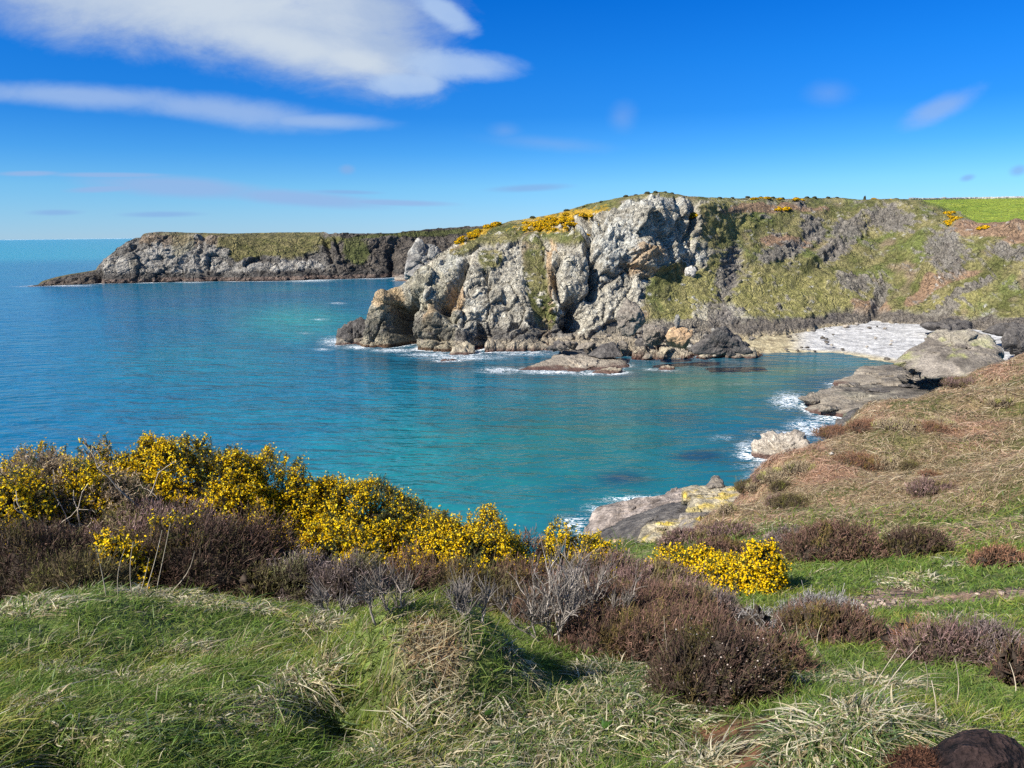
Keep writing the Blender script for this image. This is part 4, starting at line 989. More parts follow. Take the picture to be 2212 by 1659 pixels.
# hummocks
for (px, py, rad, h) in [(945, 1500, 0.38, 0.38), (1790, 1620, 0.30, 0.14), (1300, 1540, 0.26, 0.06), (150, 1600, 0.5, 0.07), (640, 1500, 0.45, 0.08)]:
    q, d = hit(px, py); MOUNDS.append((q[0], q[1], rad, h))
for (px, py, rad, h) in [(735, 1540, 0.16, -0.20), (1590, 1620, 0.34, -0.06), (110, 1640, .14, -.12)]:
    q, d = hit(px, py); MOUNDS.append((q[0], q[1], rad, h))

PATH = [pt(1690, 1362, 5.7), pt(1760, 1345, 6.0), pt(1850, 1315, 6.5), pt(1960, 1300, 6.9), pt(2110, 1285, 7.2), pt(2300, 1270, 7.4)]
PATH2 = [pt(1850, 1315, 6.5), pt(1890, 1285, 7.1), pt(1950, 1272, 7.6)]
def path_field(x, y, width=0.30):
    b = np.full(len(x), 1e9)
    for line in (PATH, PATH2):
        for A, B in zip(line[:-1], line[1:]):
            d = B[:2] - A[:2]; t = np.clip(((x - A[0]) * d[0] + (y - A[1]) * d[1]) / (d @ d), 0, 1)
            b = np.minimum(b, np.hypot(x - A[0] - t * d[0], y - A[1] - t * d[1]))
    return np.exp(-(b / width) ** 2)
SOIL, _ = hit(1610, 1620)
CROWN, _ = hit(940, 1420)
def crown_field(x, y): return np.exp(-(((x - CROWN[0]) / 0.12) ** 2 + ((y - CROWN[1]) / 0.13) ** 2) ** 1.3)
def soil_field(x, y): return np.exp(-(((x - SOIL[0]) / 0.19) ** 2 + ((y - SOIL[1]) / 0.36) ** 2) ** 1.5)

def az_of(x, y): return np.degrees(np.arctan2(x, y))
def bracken_field(x, y, p3=None):
    """the dead-bracken slope on the right"""
    r = np.hypot(x, y); a = az_of(x, y)
    n = fbm(np.stack([x, y, x * 0], 1) / 4.0, 2, 511)
    return sstep(10.0, 17.5, r + 3.0 * n) * sstep(11, 14, a + 0.15 * (r - 15) + 1.5 * n)

def near_mesh():
    r = np.concatenate([np.geomspace(0.35, 4, 130, endpoint=False), np.geomspace(4, 75, 330)])
    a = np.radians(np.concatenate([np.linspace(-180, -60, 60, endpoint=False), np.linspace(-60, 75, 620), np.linspace(75, 180, 50)[1:-1]]))
    A, R = np.meshgrid(a, r)
    x = (np.sin(A) * R).ravel(); y = (np.cos(A) * R).ravel(); R = R.ravel()
    V = g3(x, y)
    p3 = np.stack([x, y, x * 0], 1)
    n1 = fbm(p3 / 1.6, 3, 521); n2 = fbm(p3 / 0.35, 3, 522); n3 = fbm(p3 / 6.0, 3, 523)
    c = mixc((0.07, 0.10, 0.024), (0.13, 0.165, 0.04), sstep(-0.5, 0.5, n1 + n2))
    c = mixc(c, (0.15, 0.12, 0.07), sstep(0.2, 0.6, n2 + 0.5 * n3) * 0.6)
    br = bracken_field(x, y)
    b = mixc((0.14, 0.12, 0.05), (0.33, 0.215, 0.135), sstep(-0.5, 0.5, n1 * .6 + n3 + 0.3 * n2))
    b = mixc(b, (0.10, 0.12, 0.03), sstep(0.1, 0.5, fbm(p3 / 5.0, 3, 531)) * 0.7)
    c = mixc(c, b, br)
    # steep ground below the edge: rock and earth
    steep = sstep(24, 60, R) * 0
    c = mixc(c, mixc((0.15, 0.12, 0.08), (0.26, 0.22, 0.17), 0.5 + n1), sstep(16, 10, V[:, 2]))
    pf = np.clip(path_field(x, y, 0.32) + 0.45 * n2 * path_field(x, y, 0.6), 0, 1)
    c = mixc(c, mixc((0.15, 0.095, 0.065), (0.28, 0.195, 0.14), 0.5 + n2), sstep(0.35, 0.7, pf))
    c = mixc(c, (0.26, 0.19, 0.12), crown_field(x, y))
    sf = soil_field(x, y)
    c = mixc(c, mixc((0.085, 0.04, 0.02), (0.17, 0.085, 0.045), 0.5 + n2), sstep(0.25, 0.6, sf + 0.2 * n2))
    V[:, 2] -= 0.02 * sstep(.4, .8, pf)
    props(mesh('near_ground', V, grid_faces(len(r), len(a), True), M_EARTH, c, smooth=True), 'turfy clifftop falling away to a bracken slope on the right', None, None, 'structure')
near_mesh()
# ------------------------------------------------------------------ vegetation
WIND = np.array([0.75, 0.35, 0.0])      # blades lean this way

def rand_cols(n, cols, w, jit=0.2):
    cols = np.array(cols); k = rng.choice(len(cols), n, p=np.array(w) / sum(w))
    return cols[k] * (1 + jit * rng.normal(size=(n, 1))).clip(0.4, 1.8)

GREEN = [(0.150, 0.250, 0.034), (0.215, 0.305, 0.045), (0.310, 0.345, 0.075), (0.100, 0.185, 0.040), (0.31, 0.30, 0.10)]
STRAW = [(0.60, 0.50, 0.30), (0.74, 0.66, 0.46), (0.44, 0.34, 0.19), (0.60, 0.54, 0.40)]

def build_grass():
    acc = Acc()
    N = 380000
    a = np.radians(rng.uniform(-52, 56, N)); r = 1.15 * (17 / 1.15) ** rng.uniform(0, 1, N) ** 1.05
    x = np.sin(a) * r; y = np.cos(a) * r
    p3 = np.stack([x, y, x * 0], 1)
    n1 = fbm(p3 / 0.9, 3, 601); n2 = fbm(p3 / 0.28, 2, 602); n3 = fbm(p3 / 2.6, 2, 603); n4 = fbm(p3 / 0.17, 2, 604)
    ang = np.degrees(a)
    keep = rng.random(N) > np.clip(1.1 * path_field(x, y, 0.26) + 1.2 * soil_field(x, y), 0, .97)
    keep &= rng.random(N) > 0.93 * bracken_field(x, y)
    # the ground under gorse and heather on the left carries no lawn
    keep &= ~((r > 5.6) & (ang < 6)) & ~((r > 4.9) & (ang < 12) & (rng.random(N) < .8))
    x, y, r, n1, n2, n3, n4, ang = [v[keep] for v in (x, y, r, n1, n2, n3, n4, ang)]
    n = len(x)
    base = g3(x, y); base[:, 2] -= 0.01
    # paler dead grass in swirls; lush green on the far right and in the hollows
    right = sstep(14, 24, ang) * sstep(4.0, 5.5, r)
    centre = np.exp(-((ang - 4) / 12) ** 4) * sstep(3.6, 2.6, r)
    dryp = np.clip(0.02 + 0.62 * n1 + 0.6 * n2 + 0.22 * centre - 0.45 * right + 0.2 * n3 + 1.2 * crown_field(x, y), 0.03, 0.96)
    dry = rng.random(n) < dryp
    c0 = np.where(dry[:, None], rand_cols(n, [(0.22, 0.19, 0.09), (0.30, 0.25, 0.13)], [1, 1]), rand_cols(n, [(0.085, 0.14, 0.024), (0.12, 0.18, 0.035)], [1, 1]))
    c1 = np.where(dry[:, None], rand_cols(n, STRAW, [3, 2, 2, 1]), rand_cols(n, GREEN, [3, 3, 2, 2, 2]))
    c1 = np.where(((n3 + n1 > 0.1) & ~dry)[:, None], c1 * np.array([1.4, 1.15, 1.0]), c1)
    L = np.where(dry, rng.uniform(0.035, 0.095, n), rng.uniform(0.035, 0.085, n)) * np.clip(1 + 0.5 * n3 + 0.5 * n1 + 1.1 * sstep(.1, .5, n4), 0.65, 2.4) * np.maximum(1, r / 4.5) * np.where(right > .5, 0.8, 1.0) * np.where(r > 6, 1.1, 1)
    w = rng.uniform(0.0026, 0.0056, n) * np.maximum(1, r / 3.2)
    d = unit(np.stack([0.5 * rng.normal(size=n) + 0.15 + 0.5 * n3 + .5 * n2, 0.5 * rng.normal(size=n) + 0.05 + 0.5 * n1, 0.8 + 0.3 * rng.random(n)], 1))
    bend = (WIND * rng.uniform(0.0, 0.6, (n, 1)) + rng.normal(size=(n, 3)) * 0.3) ; bend[:, 2] = -rng.uniform(0.15, 0.6, n)
    fr = slope_frame(x, y)
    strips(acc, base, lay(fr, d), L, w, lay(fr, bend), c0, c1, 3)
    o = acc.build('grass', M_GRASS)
    props(o, 'short wind-combed green and straw grass covering the clifftop', None, None, 'stuff')

def build_bracken():
    acc = Acc()
    N = 230000
    r = 11 * (48 / 11) ** rng.uniform(0, 1, N); a = np.radians(rng.uniform(10, 50, N))
    x = np.sin(a) * r; y = np.cos(a) * r
    k = rng.random(N) < bracken_field(x, y); x, y, r = x[k], y[k], r[k]
    base = g3(x, y); keep = base[:, 2] > 17.5; base = base[keep]; x, y, r = x[keep], y[keep], r[keep]
    n = len(x); p3 = np.stack([x, y, x * 0], 1)
    n1 = fbm(p3 / 3.5, 3, 611); n2 = fbm(p3 / 7.0, 2, 612); n3 = fbm(p3 / 1.2, 2, 613)
    c = rand_cols(n, [(0.42, 0.32, 0.19), (0.56, 0.44, 0.28), (0.30, 0.21, 0.13), (0.68, 0.56, 0.38), (0.36, 0.30, 0.15)], [4, 3, 3, 1.5, 3], .22)
    n4 = fbm(p3 / 2.2, 2, 614)
    edge = sstep(0.05, 0.22, n2 + 0.5 * n1 + .35 * n4)
    c = np.where((rng.random(n) < 0.10 + 0.82 * edge)[:, None], rand_cols(n, [(0.54, 0.345, 0.235), (0.43, 0.255, 0.16), (0.64, 0.45, 0.32)], [2, 2, 1]), c)
    grn = rng.random(n) < np.clip(sstep(0.05, 0.3, -n4 * .7 - n1 * .7) * .85 + 0.4 * sstep(24, 13, r), 0.05, 0.92)
    c = np.where(grn[:, None], rand_cols(n, [(0.12, 0.155, 0.04), (0.17, 0.19, 0.055), (0.09, 0.14, 0.03), (0.25, 0.23, 0.09)], [2, 2, 1, 2]), c)
    th = rng.uniform(0, 2 * np.pi, n)
    up = np.where(grn, rng.uniform(0.6, 1.6, n), rng.uniform(0.3, 1.6, n))
    d = unit(np.stack([np.cos(th), np.sin(th), up], 1))
    L = np.where(grn, rng.uniform(0.08, 0.22, n), rng.uniform(0.12, 0.42, n)) * (1 + .6 * n3) * np.clip(r / 24, .55, 1.1); w = np.where(grn, 0.014, rng.uniform(0.009, 0.022, n)) * np.maximum(.7, r / 24)
    bend = rng.normal(size=(n, 3)) * 0.35; bend[:, 2] = -up / np.sqrt(1 + up ** 2) * rng.uniform(0.4, 1.3, n)
    base[:, 2] += 0.02
    fr = slope_frame(x, y)
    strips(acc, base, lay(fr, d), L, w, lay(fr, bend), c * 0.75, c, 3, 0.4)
    o = acc.build('dead_bracken', M_GRASS)
    props(o, 'flattened brown and rust dead bracken covering the right-hand slope', None, None, 'stuff')

def dome_dirs(n, zlo=-0.15):
    z = rng.uniform(zlo, 1, n); t = rng.uniform(0, 2 * np.pi, n); s = np.sqrt(1 - z * z)
    return np.stack([s * np.cos(t), s * np.sin(t), z], 1)

def lump(dirs, seed, amt=0.22, f=2.2):
    return 1 + amt * (fbm(dirs * f + seed * 3.1, 3, 700 + seed) * 1.2 + 0.45 * fbm(dirs * f * 2.6 + seed, 2, 701 + seed))

def bush_frame(px, dist, wpx, top, base_py=None, depth=0.75):
    """centre on the ground, half-width, height"""
    p = pt(px, top, dist); g = float(gz(p[0], p[1])[0])
    slant = math.hypot(dist, CAMZ - g); a = wpx * 0.5 * slant / FPX
    h = p[2] - g
    h = max(h, 0.18)
    return np.array([p[0], p[1], g]), a, a * depth, h

def core(parent, a, b, h, seed, col, name, k=0.74):  # solid dark lump added inside a bush to block light
    V, F = ICO[4]
    r = lump(V, seed) * k
    p = V * r[:, None] * np.array([a, b, h * 1.0]); p[:, 2] = np.maximum(p[:, 2], -0.6 * h)
    p += 0.03 * rng.normal(size=p.shape)
    return mesh(name, p, F, M_WOOD, np.array(col) * (1 + 0.2 * rng.normal(size=(len(V), 1))), parent)

def on_dome(n, a, b, h, seed, zlo=-0.15):
    d = dome_dirs(n, zlo)
    # even cover on a stretched dome
    ar = np.sqrt((d[:, 0] * b * h) ** 2 + (d[:, 1] * a * h) ** 2 + (d[:, 2] * a * b) ** 2)
    d = d[rng.random(n) < ar / ar.max()]
    p = d * lump(d, seed)[:, None] * np.array([a, b, h])
    nr = unit(d / np.array([a, b, h]))
    return p, nr, d

def gorse(label, px, dist, wpx, top, bloom=0.8, seed=1, depth=0.75, dens=1.0, dead=0.0, lean=0, group='gorse bushes on the cliff edge', spread=None, hmul=1.0):
    c, a, b, h = bush_frame(px, dist, wpx, top, depth=depth); h *= hmul
    o = empty('gorse_bush' if dead < .5 else 'dead_gorse_bush', c, label, 'gorse bush', group)
    area = 2 * np.pi * ((a * b) ** 1.6 / 3 + (a * h) ** 1.6 / 3 + (b * h) ** 1.6 / 3) ** (1 / 1.6)
    n = int(820 * area * dens * 1.5)
    a *= 1.18
    p, nr, d = on_dome(n, a, b, h, seed, -0.3)
    gap = fbm(d * 4.5 + seed, 2, 715 + seed); kk = gap > -0.42; p, nr, d = p[kk], nr[kk], d[kk]; n = len(p)
    # shoots
    up = unit(nr + np.array([0, 0, 0.55]) + 0.38 * rng.normal(size=(n, 3)))
    Ls = rng.uniform(0.07, 0.20, n) * min(1.0, 0.55 + h * .5) * np.where(rng.random(n) < .10, 1.3, 1.0)
    root = p * 0.93 - up * Ls[:, None] * 0.55
    acc = Acc()
    stem_c = rand_cols(n, [(0.10, 0.085, 0.04), (0.13, 0.10, 0.06)], [1, 1])
    strips(acc, root, up, Ls, 0.008, 0.12 * rng.normal(size=(n, 3)), stem_c, stem_c, 2, 0.4)
    fl = fbm(d * 2.6 + seed, 3, 720 + seed)
    fine = fbm(p / 0.16, 2, 730 + seed)
    flower_p = np.clip((bloom - 0.5) * 1.8 + 0.30 + 1.5 * fl + 1.3 * fine, 0, 1)
    deadf = rng.random(n) < np.clip(dead + 0.8 * fbm(d * 1.7 + seed, 2, 740 + seed) * (dead > 0), 0, 1)
    m = 19
    t = np.tile(np.linspace(0.15, 1.0, m), n); idx = np.repeat(np.arange(n), m)
    sp = root[idx] + up[idx] * (Ls[idx] * t)[:, None]
    sd = unit(up[idx] * 0.45 + rng.normal(size=(n * m, 3)) * 0.75)
    sc = rand_cols(n * m, [(0.055, 0.075, 0.020), (0.085, 0.095, 0.030), (0.040, 0.060, 0.020), (0.12, 0.10, 0.045)], [3, 2, 2, 1.2])
    sc = np.where(deadf[idx][:, None], rand_cols(n * m, [(0.32, 0.235, 0.145), (0.44, 0.335, 0.22), (0.20, 0.145, 0.09)], [2, 2, 1]), sc)
    strips(acc, sp, sd, rng.uniform(0.022, 0.045, n * m), 0.0070, np.zeros((1, 3)), sc, sc * 1.15, 1, 0.3)
    acc.build('foliage', M_GORSE, o)
    if bloom > 0:
        acc = Acc()
        k = 13
        idx = np.repeat(np.arange(n), k); t = np.tile(np.linspace(0.35, 1.05, k), n)
        on = (rng.random(n * k) < flower_p[idx] * 0.9) & ~deadf[idx]
        idx = idx[on]; t = t[on]
        q = root[idx] + up[idx] * (Ls[idx] * t)[:, None] + 0.018 * rng.normal(size=(len(idx), 3))
        fc = rand_cols(len(q), [(0.88, 0.59, 0.007), (0.92, 0.66, 0.015), (0.82, 0.49, 0.005), (0.93, 0.73, 0.06)], [4, 3, 1.5, 1], .1)
        s = rng.uniform(0.012, 0.021, len(q))
        for rep in range(2):
            flakes(acc, q + 0.006 * rng.normal(size=q.shape), s, fc, up[idx], 0.8)
        acc.build('bloom', M_PETAL, o)
    core(o, a, b, h, seed, (0.055, 0.045, 0.028), 'branches', 0.72)  # added opaque core, reads as deep shade through the gaps between shoots
    return o, c, a, b, h

def bare_branches(parent, a, b, h, n, col, rg, name='bare_branches', r0=0.009, front=True):
    acc = Acc()
    for i in range(n):
        th = rg.uniform(math.pi, 2 * math.pi) if front else rg.uniform(0, 2 * math.pi)
        rr = rg.uniform(0.35, 0.9)
        s = np.array([math.cos(th) * a * rr, math.sin(th) * b * rr, h * rg.uniform(0.05, 0.6)])
        d = np.array([math.cos(th) * .5 + rg.normal() * .8, math.sin(th) * .7, rg.uniform(0.1, 0.9)]); d /= np.linalg.norm(d)
        P = wander(s, d, rg.uniform(0.25, 0.7) * max(.5, h), 9, 0.28, 0.03, rg)
        cc = np.array(col) * rg.uniform(.6, 1.15)
        tube(acc, P, r0 * rg.uniform(.5, 1.1), 0.0025, cc, 4)
        for j in range(3):
            k = rg.integers(2, 8)
            tube(acc, wander(P[k], d + rg.normal(size=3) * .8, rg.uniform(.08, .25), 5, .3, 0.02, rg), r0 * .4, 0.0018, cc, 4)
    return acc.build(name, M_WOOD, parent)

HPAL = {
    'brown': ([(0.160, 0.088, 0.066), (0.210, 0.120, 0.088), (0.110, 0.068, 0.045), (0.110, 0.092, 0.034)], [3, 2, 2, 1]),
    'dark': ([(0.090, 0.054, 0.041), (0.122, 0.074, 0.054), (0.077, 0.067, 0.028), (0.064, 0.041, 0.032)], [3, 2, 2, 2]),
    'grey': ([(0.20, 0.150, 0.140), (0.25, 0.20, 0.185), (0.14, 0.10, 0.09), (0.12, 0.095, 0.06)], [3, 2, 2, 1]),
    'mauve': ([(0.243, 0.147, 0.134), (0.294, 0.198, 0.179), (0.154, 0.096, 0.077), (0.141, 0.122, 0.045)], [3, 2, 2, 1.2]),
    'tan': ([(0.36, 0.28, 0.17), (0.46, 0.37, 0.24), (0.25, 0.18, 0.10)], [2, 2, 1]),
    'silver': ([(0.27, 0.25, 0.24), (0.34, 0.315, 0.30), (0.20, 0.17, 0.155)], [2, 2, 1]),
    'olive': ([(0.134, 0.113, 0.041), (0.109, 0.077, 0.045), (0.166, 0.147, 0.058), (0.096, 0.070, 0.038)], [2, 2, 1, 1]),
    'rust': ([(0.282, 0.147, 0.090), (0.218, 0.109, 0.064), (0.166, 0.102, 0.064)], [2, 2, 1])}

def heather(label, px, dist, wpx, top, pal='brown', seed=1, depth=0.8, dens=1.0, group='heather bushes along the clifftop', buds=0.0, hmul=1.0, name='heather_bush', long_=1.0):
    c, a, b, h = bush_frame(px, dist, wpx, top, depth=depth); h *= hmul
    o = empty(name, c, label, 'heather', group)
    area = 2 * np.pi * ((a * b) ** 1.6 / 3 + (a * h) ** 1.6 / 3 + (b * h) ** 1.6 / 3) ** (1 / 1.6)
    fac = np.clip(dist / 5.0, .8, 2.2)
    n = int(min(5200 * area * dens * 1.5 / fac ** 1.2, 60000))
    a *= 1.22; b *= 1.15
    p, nr, d = on_dome(n, a, b, h, 40 + seed, -0.4)
    gap = fbm(d * 5.0 + seed, 3, 716 + seed); kk = gap > -0.34; p, nr, d = p[kk], nr[kk], d[kk]; n = len(p)
    sprig = fbm(p / 0.11, 2, 760 + seed)
    out = unit(nr * 0.75 + np.array([0.12, 0, 0.75]) + 0.30 * rng.normal(size=(n, 3)))
    L = rng.uniform(0.05, 0.13, n) * long_ * (1 + 0.8 * sprig) * np.where(rng.random(n) < .06, 1.7, 1.0)
    base = p * rng.uniform(0.80, 1.0, (n, 1)) - out * (L * 0.55)[:, None]
    cols, w = HPAL[pal]
    c1 = rand_cols(n, cols, w, 0.22)
    pt_ = fbm(p / 0.22, 2, 765 + seed)
    c1 = c1 * (1 + 0.5 * pt_[:, None]) ; c1 = np.where((fbm(p / 0.3, 2, 768 + seed) > .22)[:, None], c1 * np.array([.95, 1.15, .6]), c1)
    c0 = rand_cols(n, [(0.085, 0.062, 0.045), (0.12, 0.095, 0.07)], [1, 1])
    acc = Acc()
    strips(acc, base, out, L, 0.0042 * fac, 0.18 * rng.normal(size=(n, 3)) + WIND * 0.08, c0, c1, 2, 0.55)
    # little side leaves along each sprig
    k = 2
    idx = np.repeat(np.arange(n), k); t = rng.uniform(0.4, 1.0, n * k)
    q = base[idx] + out[idx] * (L[idx] * t)[:, None]
    strips(acc, q, unit(out[idx] + 0.8 * rng.normal(size=(n * k, 3))), rng.uniform(0.015, 0.035, n * k) * fac ** .5, 0.0040 * fac, np.zeros((1, 3)), c1[idx], c1[idx] * 1.1, 1, 0.5)
    if buds > 0:
        j = rng.random(n) < buds
        flakes(acc, base[j] + out[j] * L[j][:, None], 0.008 * fac, rand_cols(int(j.sum()), [(0.42, 0.33, 0.27), (0.52, 0.45, 0.38)], [1, 1]))
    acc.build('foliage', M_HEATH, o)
    core(o, a, b, h, 40 + seed, (0.045, 0.034, 0.026), 'dark_core', 0.70)  # opaque lump added within the twigs to stop light passing through
    return o, c, a, b, h

def tussock(label, px, py, wpx, n, dry=0.6, L=(0.10, 0.26), seed=1, up=0.9, name='grass_tussock', group='grass tussocks on the clifftop', cat='grass tussock', lean=0.35, flat=0.5, tint=(1, 1, 1)):
    q, dist = hit(px, py); slant = math.hypot(dist, CAMZ - q[2]); a = wpx * .5 * slant / FPX
    o = empty(name, q, label, cat, group)
    for part, cnt, dr in (('green_blades', int(n * (1 - dry)), False), ('dry_blades', int(n * dry), True)):
        if cnt < 30: continue
        r = a * np.sqrt(rng.random(cnt)) * (.75 + .35 * rng.random(cnt)); th = rng.uniform(0, 2 * np.pi, cnt)
        x = q[0] + r * np.cos(th); y = q[1] + r * np.sin(th)
        base = g3(x, y) - q
        rad = np.stack([np.cos(th), np.sin(th), np.zeros(cnt)], 1) * (r / a)[:, None]
        comb = np.array([0.45 * math.cos(seed * 2.4), 0.45 * math.sin(seed * 2.4), 0])
        d = unit(rad * 0.35 + comb + WIND * lean * .3 + 0.75 * rng.normal(size=(cnt, 3)) + np.array([0, -0.1, up * .75])); d[:, 2] = np.abs(d[:, 2])
        Ln = rng.uniform(L[0] * .6, L[1], cnt) * 0.58
        bend = rad * 0.5 + WIND * lean * rng.uniform(0, 1, (cnt, 1)) + 0.42 * rng.normal(size=(cnt, 3)); bend[:, 2] = -rng.uniform(0.4, 1.5, cnt) * (flat + .3)
        if dr: c1 = rand_cols(cnt, STRAW + [(0.60, 0.55, 0.40)], [3, 3, 2, 1, 2], .15) * np.array(tint); c0 = c1 * 0.75
        else: c1 = rand_cols(cnt, [(0.11, 0.18, 0.06), (0.15, 0.22, 0.06), (0.11, 0.16, 0.085), (0.22, 0.26, 0.09)], [2, 2, 1, 1]); c0 = c1 * 0.6
        acc = Acc(); fr = slope_frame(x, y); d = lay(fr, d); bend = lay(fr, bend)
        strips(acc, base, d, Ln, rng.uniform(0.0034, 0.0080, cnt) * max(1, dist / 3.2), bend, c0, c1, 5, 0.15)
        acc.build(part, M_GRASS, o)
    return o

def stalks(label, pts_, name='dry_stalk', group='bleached stalks standing in the grass', r=0.0021, col=(0.46, 0.39, 0.29)):
    """single standing stems: (x, y of the foot, x, y of the tip)"""
    for (x0, y0, x1, y1, lab) in pts_:
        q, dist = hit(x0, y0)
        tip = pt(x1, y1, dist + rng.uniform(-.1, .1))
        n = 7; t = np.linspace(0, 1, n)[:, None]
        P = (tip - q) * t; P += np.sin(t * 3.1) * rng.normal(size=3) * 0.05 * np.linalg.norm(tip - q)
        P[0, 2] -= 0.03
        acc = Acc(); tube(acc, P, r * max(1, dist / 3.5), r * .5 * max(1, dist / 3.5), np.array(col) * rng.uniform(.8, 1.1), 5)
        o = acc.build(name, M_WOOD); o.location = [float(v) for v in q]
        props(o, lab, 'dry stalk', group)

build_grass()
build_bracken()

# --- gorse, from the left edge to the path
o, c, a, b, h = gorse('dead brown gorse with bare pale branches at the far left', 110, 8.2, 400, 985, 0.2, 1, 0.6, dead=.95)
bare_branches(o, a, b, h, 95, (0.50, 0.42, 0.32), np.random.default_rng(4), r0=0.012)
gorse('thin flowering gorse poking above the dead gorse at the left edge', 90, 9.8, 260, 958, 0.8, 2, 0.6)
gorse('tall gorse with grey-brown crown left of the yellow hump', 250, 8.8, 240, 940, 0.66, 3, 0.7, dead=0.2)
gorse('patch of yellow gorse among the dead gorse on the left shoulder', 175, 8.0, 150, 985, 0.72, 44, 0.7)
gorse('low yellow gorse at the left edge in front of the dead gorse', 20, 7.8, 130, 1000, 0.66, 45, 0.7)
gorse('biggest yellow gorse, rounded and in full flower at the top of the row', 420, 8.6, 330, 940, 0.80, 4, 0.7)
gorse('yellow gorse sloping down to the right of the biggest one', 565, 8.6, 300, 992, 0.78, 5, 0.7)
gorse('yellow gorse in the middle of the row, mottled with dark green', 780, 8.3, 300, 1040, 0.70, 6, 0.75)
gorse('yellow gorse filling the dip between the two tallest yellow humps', 675, 8.5, 200, 1030, 0.8, 41, 0.7)
gorse('dark green flecked gorse joining the lower end of the row', 940, 7.9, 160, 1098, 0.66, 42, 0.7)
gorse('yellow gorse stretching down to the round dry shrub', 1085, 8.2, 130, 1140, 0.75, 43, 0.7)
gorse('low bright gorse in front of the row above the grey heather', 715, 7.0, 200, 1128, 0.78, 7, 0.7)
gorse('gorse with dark brown underside right of the middle of the row', 890, 8.2, 200, 1078, 0.5, 8, 0.7, dead=.15)
gorse('yellow gorse at the lower right end of the row', 1010, 7.8, 240, 1108, 0.80, 9, 0.75)
gorse('small pointed gorse beside the round brown dry shrub', 1205, 8.8, 84, 1118, 0.70, 10, 0.8)
gorse('low flat strip of gorse in front of the rock slab', 1278, 8.8, 130, 1150, 0.85, 11, 0.8)
gorse('lone dense gorse beside the green bank and path', 1585, 7.4, 170, 1212, 0.86, 12, 0.9)
gorse('narrow gorse spray trailing left from the lone dense gorse', 1490, 7.6, 190, 1188, 0.74, 13, 0.6)
gorse('upright tip of gorse at the right-hand end of the lone bush', 1648, 7.3, 74, 1166, 0.85, 14, 0.9)
gorse('loose yellow gorse sprig lying across dark heather at the left', 250, 5.9, 110, 1140, 0.8, 15, 0.6, dens=.8)
gorse('slender yellow gorse sprig running over the brown heather', 375, 6.2, 130, 1098, 0.72, 16, 0.5, dens=.6)
gorse('few yellow gorse flowers under the round dry shrub', 1168, 7.4, 80, 1200, 0.75, 17, 0.7)
heather('red-brown heather filling the slope behind the nearest dome', 1470, 3.9, 260, 1335, 'brown', 50)
heather('low brown heather between bare branches and nearest dome', 1330, 3.7, 240, 1372, 'brown', 51)
heather('dark brown heather joining the nearest dome to the big tussock', 1665, 3.6, 130, 1400, 'brown', 52)
heather('brown heather under the lone gorse and tall mauve heather', 1480, 5.2, 170, 1270, 'mauve', 53)
heather('reddish heather at the foot of the bleached shrub', 1190, 4.2, 150, 1352, 'brown', 54)
rg_ = np.random.default_rng(33)
for k in range(22):
    x = rg_.uniform(1560, 2210); lo = 1130; hi = float(np.interp(x, [1540, 1610, 1690, 1760, 1860, 2050, 2140, 2212], [1118, 1060, 1016, 984, 902, 840, 805, 765]))
    y = hi + (lo - hi) * (rg_.random() ** 1.6) + (2 if k % 3 else 1)
    q, dd_ = hit(x, y)
    if dd_ > 60: continue
    w = rg_.uniform(30, 95); hh = rg_.uniform(4, 10)
    pal = ['rust', 'tan', 'olive', 'tan', 'mauve'][k % 5]
    heather({'rust': 'rust-brown fern clump on the bracken slope', 'olive': 'olive-green scrub clump on the bracken slope', 'mauve': 'dark mauve heather clump on the bracken slope', 'tan': 'straw-coloured fern clump on the bracken slope'}[pal], x, dd_, w, y - hh, pal, 100 + k, 1.0, dens=.7, group='low clumps on the bracken slope', name='scrub_clump', long_=1.6)
# round dry shrub
heather('round dry brown shrub between two gorse bushes', 1148, 8.4, 74, 1146, 'rust', 18, 0.9, group='dry shrubs', name='dry_shrub', dens=1.2)

# --- heather
heather('dark heather in deep shade at the left edge', 70, 6.3, 300, 1135, 'dark', 1)
heather('low dark olive heather mound beside the black hollow', 165, 5.4, 180, 1196, 'olive', 2)
heather('mauve-brown heather under the dead gorse', 330, 7.0, 330, 1095, 'mauve', 3)
heather('big dark brown heather behind the tall dry stalks', 420, 6.0, 280, 1112, 'dark', 4)
heather('brown heather below the yellow gorse, left of the grey one', 545, 6.1, 190, 1112, 'brown', 5)
heather('rounded grey heather at the edge of the lawn', 640, 5.0, 140, 1192, 'grey', 6)
heather('grey-brown heather with bare twigs right of the rounded grey one', 755, 4.8, 160, 1196, 'grey', 7)
heather('small olive heather in the gap between grey and brown heathers', 560, 5.0, 70, 1220, 'olive', 8)
heather('wide brown heather behind the grassy hummock', 900, 5.2, 200, 1200, 'brown', 9)
heather('olive and brown heather in the middle, above the hummock', 1010, 5.0, 190, 1222, 'olive', 10)
heather('dark brown heather behind the white bare branches', 1130, 6.2, 240, 1218, 'brown', 11)
heather('dark heather between hummock and bare branches', 1110, 4.5, 110, 1290, 'olive', 12)
heather('tall mauve heather topped with reddish twigs', 1300, 6.0, 240, 1202, 'mauve', 13)
heather('tall reddish brown heather left of the lone gorse', 1420, 5.8, 220, 1225, 'mauve', 14)
heather('broad rust-brown heather in front of the bare branches', 1270, 4.4, 250, 1325, 'brown', 15)
heather('brown heather in front of the tall mauve heathers', 1420, 4.7, 230, 1290, 'brown', 16)
heather('fine grey twiggy heather under the lone gorse', 1530, 5.0, 140, 1296, 'grey', 17, dens=.8)
heather('nearest dome of dark heather with pale dry buds', 1560, 2.95, 230, 1372, 'dark', 18, dens=1.1, buds=.10)
heather('brown heather leaning left of the nearest dome', 1400, 3.6, 150, 1415, 'brown', 19)
